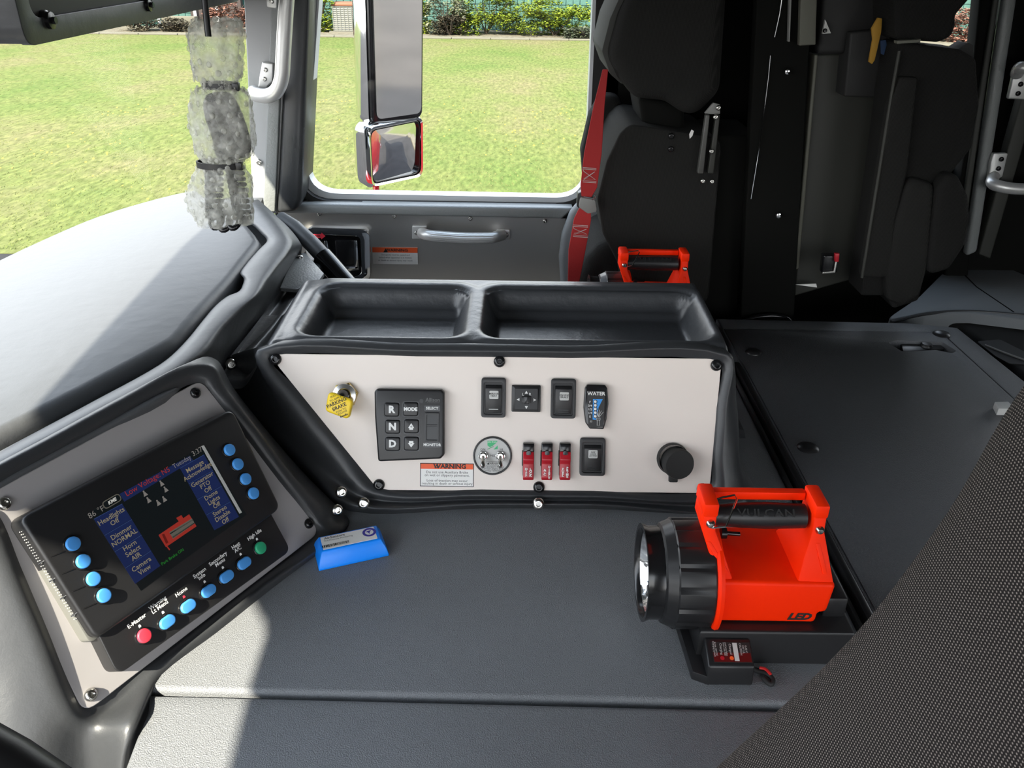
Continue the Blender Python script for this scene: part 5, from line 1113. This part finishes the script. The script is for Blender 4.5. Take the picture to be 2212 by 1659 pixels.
# ================================================================== WRAPPED MICROPHONE
YB = 1.20
t = thing('wrapped_microphone', PY(480, 485, YB), 'black radio microphone in bubble wrap hanging on a cord left of pillar', 'microphone')
sil = [(38, 470, 478), (44, 425, 520), (58, 413, 524), (90, 409, 525), (130, 410, 524), (160, 420, 521), (176, 434, 512), (183, 445, 508), (190, 432, 516), (200, 420, 532), (235, 413, 545), (275, 411, 552), (310, 416, 551), (335, 428, 540), (347, 440, 522), (354, 443, 518), (361, 432, 528), (385, 416, 541), (420, 408, 546), (450, 410, 547), (470, 418, 545), (484, 424, 540)]
def body(sil, sc, wob_, n=56, dep=0.6, m=None, name='wrap', shrink=0.0):
    b = BM(); rows = []; ys = []; rr = random.Random(2)
    pts = cr1([V(s_) for s_ in sil], 5, False)
    for j, s_ in enumerate(pts):
        L0 = PY(s_.y, s_.x, YB); R0 = PY(s_.z, s_.x, YB); c = (L0+R0)/2; hw = max((R0-L0).x/2-shrink, 0.001)
        row = []
        for i in range(n):
            a = 2*math.pi*i/n; q = V((math.cos(a), math.sin(a)*dep, 0)); d = noise.noise(V((math.cos(a)*2.1, math.sin(a)*2.1, c.z*26)))*wob_ + noise.noise(V((math.cos(a)*6, math.sin(a)*6, c.z*85)))*wob_*0.55
            row.append(c+q*(hw+d)*sc)
        rows.append(row)
    return loft(rows, True, bm=b), rows
b, rows = body(sil, 1.0, 0.006); wr = obj('bubble_wrap', b, M['wrap'], t, angle=180)
# bubbles: low domes pressed out of the film
bb = BM(); rr = random.Random(11); k = 0
for j in range(4, len(rows)-2, 4):
    n = len(rows[j])
    for i in range(0, n):
        if (i+(j//4)*2) % 4: continue
        if rr.random() < 0.12: continue
        p = rows[min(len(rows)-1, j+rr.randint(-1, 1))][(i+rr.randint(-1, 0)) % n]; c = sum((q for q in rows[j]), V())/n; nrm = (p-c).normalized()
        if nrm.y > 0.3: continue
        Mb = Matrix.Translation(p) @ nrm.to_track_quat('Z', 'Y').to_matrix().to_4x4(); lathe([(0.0045, -0.0003), (0.0040, 0.0013), (0.0022, 0.0021), (0, 0.0023)], 9, Mb, bm=bb)
tag(obj('bubbles', bb, M['wrap'], t, angle=180), kind='stuff')
mic = [(198, 470, 490), (206, 447, 503), (230, 440, 517), (262, 446, 530), (300, 458, 541), (325, 462, 542), (338, 468, 532), (343, 480, 512)]
b, _ = body(mic, 1.0, 0.001, 28, 0.45); b.verts.ensure_lookup_table(); obj('microphone_body', b, M['black'], t, angle=180)
def coil(px, py0, py1, w, dirx=0):
    c = []
    n = 90
    for i in range(n+1):
        f = i/n; p = PY(px+dirx*f, py0+(py1-py0)*f, YB); a = f*2*math.pi*9; c.append(p+V((math.cos(a)*w, math.sin(a)*w*0.6, 0)))
    return tube(c, 0.0036, 8)
obj('coiled_cord', coil(462, 362, 470, 0.011), M['black_gloss'], t); obj('coiled_cord', coil(506, 362, 470, 0.011, 18), M['black_gloss'], t)
b = BM()
for px, py in ((468, 473), (486, 478), (506, 474)):
    c = PY(px, py, YB-0.01); tube([c+V((math.cos(a)*0.008, math.sin(a)*0.012, math.sin(a)*0.010)) for a in [i*math.pi/9 for i in range(18)]], 0.0042, 10, bm=b, closed=True)
obj('cord_loops', b, M['black_gloss'], t)
for row, px0, px1 in ((183, 440, 512), (353, 428, 520)):
    c0 = PY(px0, row, YB); c1 = PY(px1, row+3, YB); c = (c0+c1)/2; hw = (c1-c0).x/2+0.001
    b = BM(); tube([c+V((math.cos(a)*hw, math.sin(a)*hw*0.62, math.cos(a)*(c1.z-c0.z)/2)) for a in [i*math.pi/16 for i in range(32)]], 0, flat=(0.0042, 0.0012, (0, 0, 1)), closed=True, bm=b)
    box((c1.x-0.004, c1.y-hw*0.2-0.006, c1.z-0.0055), (c1.x+0.005, c1.y-hw*0.2+0.004, c1.z+0.0055), 0.001, bm=b); obj('cable_tie', b, M['black'], t)
obj('cord', tube([PY(436, -110, YB-0.03), PY(440, -30, YB-0.035), PY(444, 20, YB-0.04), PY(450, 79, YB-0.045)], 0.0042, 12), M['black'], t)

# ================================================================== SEATS
# driver's seat: inboard bolster of the backrest, near the lens
t = thing('driver_seat', (0.30, 0.0, 1.5), 'driver seat backrest in dotted woven fabric, bottom right corner', 'seat')
cv = cr1([V((-0.07, 0, 1.86)), V((0.02, 0, 2.04)), V((0.100, 0, 2.182)), V((0.149, 0, 2.270)), V((0.176, 0, 2.345)), V((0.1885, 0, 2.402)), V((0.215, 0, 2.47)), V((0.26, 0, 2.60))], 6, False)
sec = [(-0.20, 0.05), (-0.10, 0.045), (0.00, 0.042), (0.08, 0.040), (0.14, 0.034), (0.172, 0.030), (0.182, 0.027), (0.20, 0.014), (0.23, 0.003), (0.26, 0.0), (0.280, 0.010), (0.290, 0.035), (0.292, 0.08), (0.292, 0.13)]
sec = cr1([V((y, x, 0)) for y, x in sec], 3, False)
obj('backrest', loft([[V((c.x+s_.y, s_.x+0.004, c.z-0.35*s_.y)) for s_ in sec] for c in cv]), M['weave'], t, angle=180, normals=False)
for yy, xx in ((0.178, 0.0275), (0.287, 0.022)): obj('piping', tube([V((c.x+xx, yy+0.004, c.z-0.35*xx)) for c in cv], 0.0016, 8), M['weave_dark'], t)
obj('seat_base', box((-0.12, -0.25, 1.35), (0.45, 0.085, 1.60), 0.03), M['weave_dark'], t)
# passenger seat
t = thing('passenger_seat', PY(1420, 640, 1.7), 'dark woven passenger seat beside the door window, with headrest', 'seat')
obj('backrest', yprism([(1338, 290), (1360, 268), (1500, 290), (1560, 300), (1530, 660), (1350, 660), (1335, 570), (1302, 505), (1290, 430), (1310, 350)], 1.65, 1.90, 0.022, 4, r=0.03), M['weave_mid'], t)
obj('side_bolster', yprism([(1302, 205), (1275, 250), (1256, 330), (1262, 410), (1300, 470), (1345, 470), (1345, 210)], 1.88, 1.95, 0.02, 3, r=0.03), M['weave_dark'], t)
obj('headrest', yprism([(1338, 30), (1362, -20), (1400, -90), (1580, -90), (1560, 200), (1500, 262), (1440, 222), (1374, 216), (1338, 172), (1313, 120)], 1.63, 1.88, 0.035, 5, r=0.04), M['weave_mid'], t)
obj('headrest_front', yprism([(1318, 40), (1345, -20), (1378, -90), (1420, -90), (1372, -10), (1345, 60), (1340, 130), (1352, 190), (1318, 160), (1300, 110)], 1.66, 1.88, 0.012, 4, r=0.015), M['headrest_grey'], t)
obj('headrest_post', yprism([(1378, 210), (1478, 225), (1480, 300), (1392, 292)], 1.70, 1.86, 0.01), M['interior_dark'], t)
obj('cushion', yprism([(1236, 680), (1248, 600), (1268, 560), (1294, 532), (1324, 520), (1400, 520), (1400, 680)], 1.68, 1.92, 0.03, 4, r=0.04), M['weave_dark'], t)
obj('outboard_cover', yprism([(1252, 438), (1232, 462), (1214, 510), (1208, 560), (1214, 660), (1310, 660), (1310, 438)], 1.92, 1.96, 0.012, 3, r=0.03), M['fabric_grey'], t)
obj('back_panel', yprism([(1505, 292), (1640, 292), (1610, 690), (1500, 690)], 1.70, 1.88, 0.008), M['interior_dark'], t)
obj('seat_pedestal', box((PY(1345, 600, 1.7).x, 1.64, 1.04), (PY(1530, 600, 1.7).x, 1.9, PY(1400, 660, 1.68).z), 0.02), M['interior_dark'], t)
for px, py in ((1450, 294), (1449, 322)): screw(t, frame(PY(px, py, 1.648), (1, 0, 0), (0, 0, 1)), 0.006, M['black_gloss'])
# recline bracket beside the passenger seat
t2 = thing('seat_bracket', PY(1530, 375, 1.56), 'dark metal slide bracket with bolts behind the passenger seat', 'bracket')
obj('hinge_plate', yprism([(1541, 222), (1556, 226), (1556, 246), (1535, 247), (1522, 245)], 1.625, 1.632, 0.001), M['grey_plastic'], t2)
for x0 in (1525, 1547): obj('rail', yprism([(x0, 248), (x0+9, 248), (x0-5, 375), (x0-18, 375)], 1.63, 1.645, 0.002), mat('dark_rail', (0.07, 0.07, 0.065), 0.45) if x0 == 1525 else M['interior_grey'], t2)
for px, py in ((1552, 233), (1546, 253), (1537, 327), (1518, 391), (1538, 392)): screw(t2, frame(PY(px, py, 1.623), (1, 0, 0), (0, 0, 1)), 0.0052, M['steel'])
# red shoulder belt
t = thing('seat_belt', PY(1240, 600, 1.9), 'red seat belt webbing with dark buckle in front of the door window', 'seat belt')
def ribbon(name, L_, R_, y, m, th=0.003):
    P = [PY(*p, y) for p in L_]+[PY(*p, y) for p in R_[::-1]]; return obj(name, vprism(P, (0, th, 0), 0.0008, 1), m, t)
up = ribbon('upper_webbing', [(1302, 150), (1282, 230), (1262, 330), (1254, 400), (1256, 424)], [(1314, 150), (1306, 230), (1300, 330), (1290, 405), (1278, 426)], 1.62, M['belt'])
lo_ = ribbon('lower_webbing', [(1258, 444), (1250, 452), (1240, 472), (1228, 540), (1226, 640)], [(1273, 444), (1276, 452), (1277, 475), (1265, 540), (1246, 640)], 1.62, M['belt'])
def stitch(par, x0, y0, x1, y1):
    b = BM(); P = [(x0, y0), (x1, y0+2), (x1, y0+5), (x0, y0+3), (x0+2, y0+8), (x1-2, y1-6), (x0+2, y1-8), (x1-3, y0+9), (x0, y1-4), (x1, y1-2), (x1, y1+1), (x0, y1-1)]
    tube([PY(px, py, 1.6185) for px, py in P], 0.0006, 4, bm=b); obj('stitching', b, M['legend'], par)
stitch(up, 1259, 362, 1288, 394); stitch(lo_, 1238, 486, 1270, 512)
obj('buckle_plate', yprism([(1254, 426), (1286, 432), (1290, 458), (1270, 462), (1250, 448)], 1.615, 1.628, 0.002, 2, r=0.006), M['grey_plastic'], t)
obj('buckle_guide', yprism([(1248, 418), (1262, 412), (1258, 456), (1246, 446)], 1.622, 1.64, 0.002, 2, r=0.004), M['black'], t)
b = BM(); tube([PY(1280, 432, 1.61), PY(1288, 426, 1.61), PY(1284, 420, 1.61)], 0.0012, 6, bm=b); obj('wire_hook', b, M['steel'], t)

# things hanging behind the passenger seat
o = obj('blue_strap', yprism([(1372, 232), (1380, 228), (1384, 250), (1392, 260), (1380, 274), (1366, 273)], 1.86, 1.864, 0.001), mat('blue_webbing', (0.03, 0.14, 0.42), 0.7)); tag(o, 'blue strap showing under the passenger headrest', 'strap')
o = obj('paper_tag', yprism([(1494, 280), (1499, 283), (1496, 293), (1490, 300), (1489, 290)], 1.625, 1.626), M['white'], smooth=False); tag(o, 'small white tag at the upper corner of passenger seat back', 'tag')

# partition with steel edge between the front and crew seats
t = thing('partition', PY(1660, 690, 1.66), 'black partition panel with bright steel edge between the seats', 'partition')
obj('panel', yprism([(1640, -90), (1760, -90), (1715, 690), (1600, 690)], 1.66, 1.69, 0.003), M['interior_dark'], t)
b = BM(); tube([PY(1697, -60, 1.655), PY(1684, 30, 1.655), PY(1673, 80, 1.655)], 0.0012, 6, bm=b); tube([PY(1664, 120, 1.655), PY(1660, 165, 1.655), PY(1643, 300, 1.655), PY(1622, 430, 1.655)], 0.0011, 6, bm=b)
obj('steel_edge', b, M['chrome'], t)
obj('trim_strip', yprism([(1708, -90), (1713, -90), (1706, 90), (1703, 90)], 1.65, 1.66), M['grey_plastic'], t)
for px, py in ((1699, 154), (1680, 464)): obj('knob', lathe([(0, 0.010), (0.005, 0.0085), (0.0065, 0.004), (0.004, 0)], 18, frame(PY(px, py, 1.655), (1, 0, 0), (0, 0, 1))), M['chrome'], t)
obj('pale_board', yprism([(1732, -90), (1768, -90), (1762, 97), (1727, 99)], 1.64, 1.655, 0.002), M['pale_panel'], t)
# crew seat with air-pack well
t = thing('crew_seat', PY(1930, 660, 1.72), 'dark crew seat back with an air-pack well, yellow and blue straps above', 'seat')
obj('shell_panel', yprism([(1762, 118), (1838, 116), (1905, 215), (1900, 320), (1855, 600), (1716, 640)], 1.69, 1.72, 0.004), M['interior_grey'], t)
obj('shell_edge', yprism([(1760, 118), (1768, 118), (1726, 580), (1716, 585)], 1.675, 1.72, 0.003), M['pale_panel'], t)
obj('air_pack_well', yprism([(1838, 70), (1925, 60), (1905, 212), (1824, 209)], 1.64, 1.70, 0.004), M['black_matte'], t)
obj('upper_frame', yprism([(1785, -90), (1935, -90), (1925, 80), (1838, 75), (1830, 118), (1768, 118)], 1.66, 1.70, 0.01), M['black_matte'], t)
obj('pale_gusset', yprism([(1783, 43), (1795, 72), (1777, 73)], 1.652, 1.658), M['legend'], t, smooth=False); screw(t, frame(PY(1782, 66, 1.651), (1, 0, 0), (0, 0, 1)), 0.004)
obj('backrest', yprism([(1942, 92), (2075, 106), (2110, 128), (2116, 230), (2100, 320), (2060, 370), (2020, 420), (2000, 590), (1985, 650), (1930, 668), (1915, 640), (1860, 640), (1900, 380), (1925, 200)], 1.56, 1.64, 0.006, 3), M['weave_dark'], t)
obj('backrest_strip', yprism([(1946, 166), (1985, 168), (1962, 370), (1935, 480), (1925, 600), (1862, 600), (1898, 380), (1922, 230)], 1.545, 1.57, 0.006, 3), M['weave_mid'], t)
obj('backrest_lobe', yprism([(1965, 380), (2022, 400), (2012, 560), (1990, 640), (1950, 664), (1918, 650), (1914, 600), (1935, 480)], 1.54, 1.58, 0.016, 4, r=0.02), M['weave_mid'], t)
obj('side_bolster', yprism([(2045, 376), (2072, 380), (2094, 425), (2098, 480), (2088, 530), (2052, 584), (2006, 597), (2008, 560), (2026, 410)], 1.53, 1.63, 0.022, 4, r=0.02), M['weave_dark'], t)
obj('headrest', yprism([(1932, -90), (1934, 86), (2030, 92), (2058, 80), (2067, 55), (2066, 34), (2100, -5), (2100, -90)], 1.56, 1.68, 0.02, 4, r=0.015), M['weave_dark'], t)
obj('shoulder_knob', yprism([(2022, 112), (2060, 112), (2092, 92), (2102, 98), (2103, 125), (2090, 140), (2030, 130)], 1.58, 1.62, 0.004, 3, r=0.004), M['black_matte'], t)
obj('pale_tab', yprism([(1938, 88), (1980, 86), (1990, 84), (1988, 92), (1938, 95)], 1.54, 1.555, 0.001), M['pale_panel'], t)
obj('edge_piping', tube([PY(1943, 110, 1.555), PY(1925, 210, 1.55), PY(1898, 380, 1.545), PY(1862, 600, 1.545)], 0.003, 8), M['interior_grey'], t)
o = obj('yellow_strap', yprism([(1897, 38), (1906, 40), (1904, 70), (1890, 130), (1884, 139), (1877, 134), (1886, 85), (1883, 62)], 1.60, 1.606, 0.001), mat('dull_yellow_webbing', (0.36, 0.19, 0.015), 0.7)); tag(o, 'yellow curved strap hanging in front of the crew seat frame', 'strap')
o = obj('blue_strap', yprism([(1902, 88), (1914, 86), (1916, 96), (1910, 119), (1904, 117)], 1.61, 1.614, 0.001), mat('dull_blue_webbing', (0.02, 0.05, 0.12), 0.7)); tag(o, 'short dull blue strap right of the yellow one', 'strap')
# crew bench cushion
t = thing('crew_cushion', PZ(2100, 640, 1.7), 'light grey stitched cushion at far right behind rear engine cover', 'cushion')
cp = [(1905, 694), (1985, 640), (2040, 585), (2085, 556), (2150, 566), (2230, 600), (2420, 700), (2300, 700), (2100, 676), (2000, 676)]
obj('cushion', zprism(cp, 1.835, 0.07, 0.012, 4, r=0.02), M['fabric_grey'], t)
b = BM(); tube([PZ(2072, 582, 1.8355), PZ(2110, 620, 1.8355), PZ(2190, 674, 1.8355)], 0.0013, 6, bm=b); tube([PZ(2060, 592, 1.8355), PZ(2085, 578, 1.8355), PZ(2095, 560, 1.8355)], 0.0013, 6, bm=b); obj('seam', b, M['interior_dark'], t)
obj('piping', tube(spline([PZ(1925, 696, 1.832), PZ(2000, 678, 1.834), PZ(2100, 673, 1.834), PZ(2260, 686, 1.834)], 6), 0.004, 8), M['vinyl_dark'], t)
t = thing('crew_seat_base', (1.25, 1.4, 1.3), 'dark curved moulded locker with a black slot beside the rear cover', 'locker')  # stands in for the dark side and base of the crew seat
obj('shell', zprism([(1990, 684), (2090, 676), (2300, 694), (2900, 900), (2900, 1100), (2330, 900), (2080, 705)], 1.81, 0.45, 0.015, 3, r=0.02), M['weave_dark'], t)
q = [PZ(x, y, 1.8105) for x, y in ((2110, 738), (2160, 734), (2212, 760), (2240, 790), (2180, 786), (2150, 770))]; obj('slot', prism(fillet([(p.x, p.y) for p in q], 0.008, 4), 1.8100, 1.8115), M['black_matte'], t, smooth=False)
obj('strap_edge', tube([PZ(2128, 745, 1.814), PZ(2165, 760, 1.814), PZ(2215, 778, 1.814)], 0.002, 6), M['grey_plastic'], t)
# loose gear on the floor behind the console
t = thing('air_mask_bag', PZ(1620, 660, 1.80), 'dark folded bag and hoses lying behind the console tray', 'bag')
bag = BM(); rr = random.Random(4); bmesh.ops.create_icosphere(bag, subdivisions=4, radius=1); c = PZ(1608, 668, 1.80)
for v in bag.verts: n_ = 1+0.18*noise.noise(v.co*1.7)+0.06*noise.noise(v.co*6); v.co = V((c.x+v.co.x*0.068*n_, 1.70+v.co.y*0.05*n_, 1.795+v.co.z*0.045*n_))
obj('bag', bag, M['black'], t, angle=180)
for k in range(3): obj('hose', tube(spline([(c.x-0.07, 1.655-k*.004, 1.80+k*0.012), (c.x-0.01, 1.645, 1.825+k*0.012), (c.x+0.05, 1.65, 1.83+k*.006), (c.x+0.085, 1.67, 1.81-k*.01)], 6), 0.006, 10), M['black_gloss'], t)
o = obj('yellow_tag', box((c.x+0.085, 1.66, 1.79), (c.x+0.105, 1.668, 1.812), 0.001), mat('ochre_tag', (0.30, 0.20, 0.02), 0.6)); tag(o, 'small yellow tag beside the dark bag behind the console', 'tag')
t = thing('seat_buckle', PY(1800, 590, 1.60), 'chrome buckle with red button low between the dark seats', 'buckle')
obj('body', yprism([(1780, 552), (1812, 552), (1808, 590), (1776, 592)], 1.60, 1.62, 0.003), M['black_gloss'], t)
obj('chrome_edge', yprism([(1806, 556), (1811, 556), (1805, 590), (1776, 592), (1778, 588), (1801, 586)], 1.595, 1.60, 0.001), M['steel'], t)
obj('release_button', yprism([(1804, 548), (1814, 548), (1812, 566), (1804, 566)], 1.592, 1.60, 0.001), M['red'], t)
o = obj('paper_card', yprism([(1719, 615), (1763, 613), (1765, 621)], 1.66, 1.662), M['white'], smooth=False); tag(o, 'thin white card edge lying low behind the rear engine cover', 'card')
# white clip by the driver seat
p = PZ(2156, 888, 1.857); o = obj('clip', prism([(p.x-0.010, p.y-0.014), (p.x+0.02, p.y-0.014), (p.x+0.02, p.y+0.012), (p.x-0.004, p.y+0.010)], 1.8572, 1.870, 0.002), M['legend']); tag(o, 'small pale grey clip on the rear cover next to driver seat', 'clip')

# ------------------------------------------------------------------ right-hand door post and its grab handle
pr = struct('trim_9', yprism([(2126, -90), (2170, -90), (2110, 330), (2092, 600), (2040, 600), (2085, 330)], 1.955, 2.0, 0.006), M['interior_dark'])
obj('bright_band', yprism([(2184, -90), (2212, -90), (2112, 545), (2088, 555)], 1.93, 1.956, 0.008), M['paint_grey'], pr)
obj('second_band', yprism([(2160, -90), (2172, -90), (2090, 470), (2080, 440)], 1.945, 1.956, 0.004), M['interior_grey'], pr)
obj('textured_strip', yprism([(2290, -90), (2330, -90), (2140, 560), (2115, 550)], 1.93, 1.96, 0.004), M['interior_grey'], pr)
t = thing('crew_grab_handle', PY(2150, 400, 1.93), 'silver grab handle on the dark crew door at the right edge', 'grab handle', 'grab handles')
obj('flange', yprism([(2147, 331), (2178, 331), (2166, 382), (2150, 390), (2134, 396), (2140, 352)], 1.918, 1.93, 0.003, r=0.004), M['alu'], t)
obj('bar', tube(spline([PY(2147, 380, 1.92), PY(2143, 394, 1.90), PY(2158, 402, 1.885), PY(2200, 408, 1.88), PY(2320, 410, 1.88)], 6), 0.013, 18), M['alu'], t)
for px, py in ((2163, 344), (2157, 364)): yscrew(t, px, py, 1.917, 0.0055, 'black_gloss')
t = thing('door_handle_bracket', PY(2200, 200, 1.93), 'silver handle bracket with two bolts at the upper right edge', 'bracket')
obj('flange', yprism([(2192, 152), (2240, 150), (2230, 216), (2178, 214)], 1.918, 1.93, 0.003, r=0.004), M['alu'], t)
obj('bar', tube(spline([PY(2196, 160, 1.915), PY(2202, 148, 1.90), PY(2220, 146, 1.89), PY(2330, 150, 1.885)], 6), 0.013, 18), M['alu'], t)
for px, py in ((2205, 182), (2199, 202)): yscrew(t, px, py, 1.917, 0.0055, 'black_gloss')
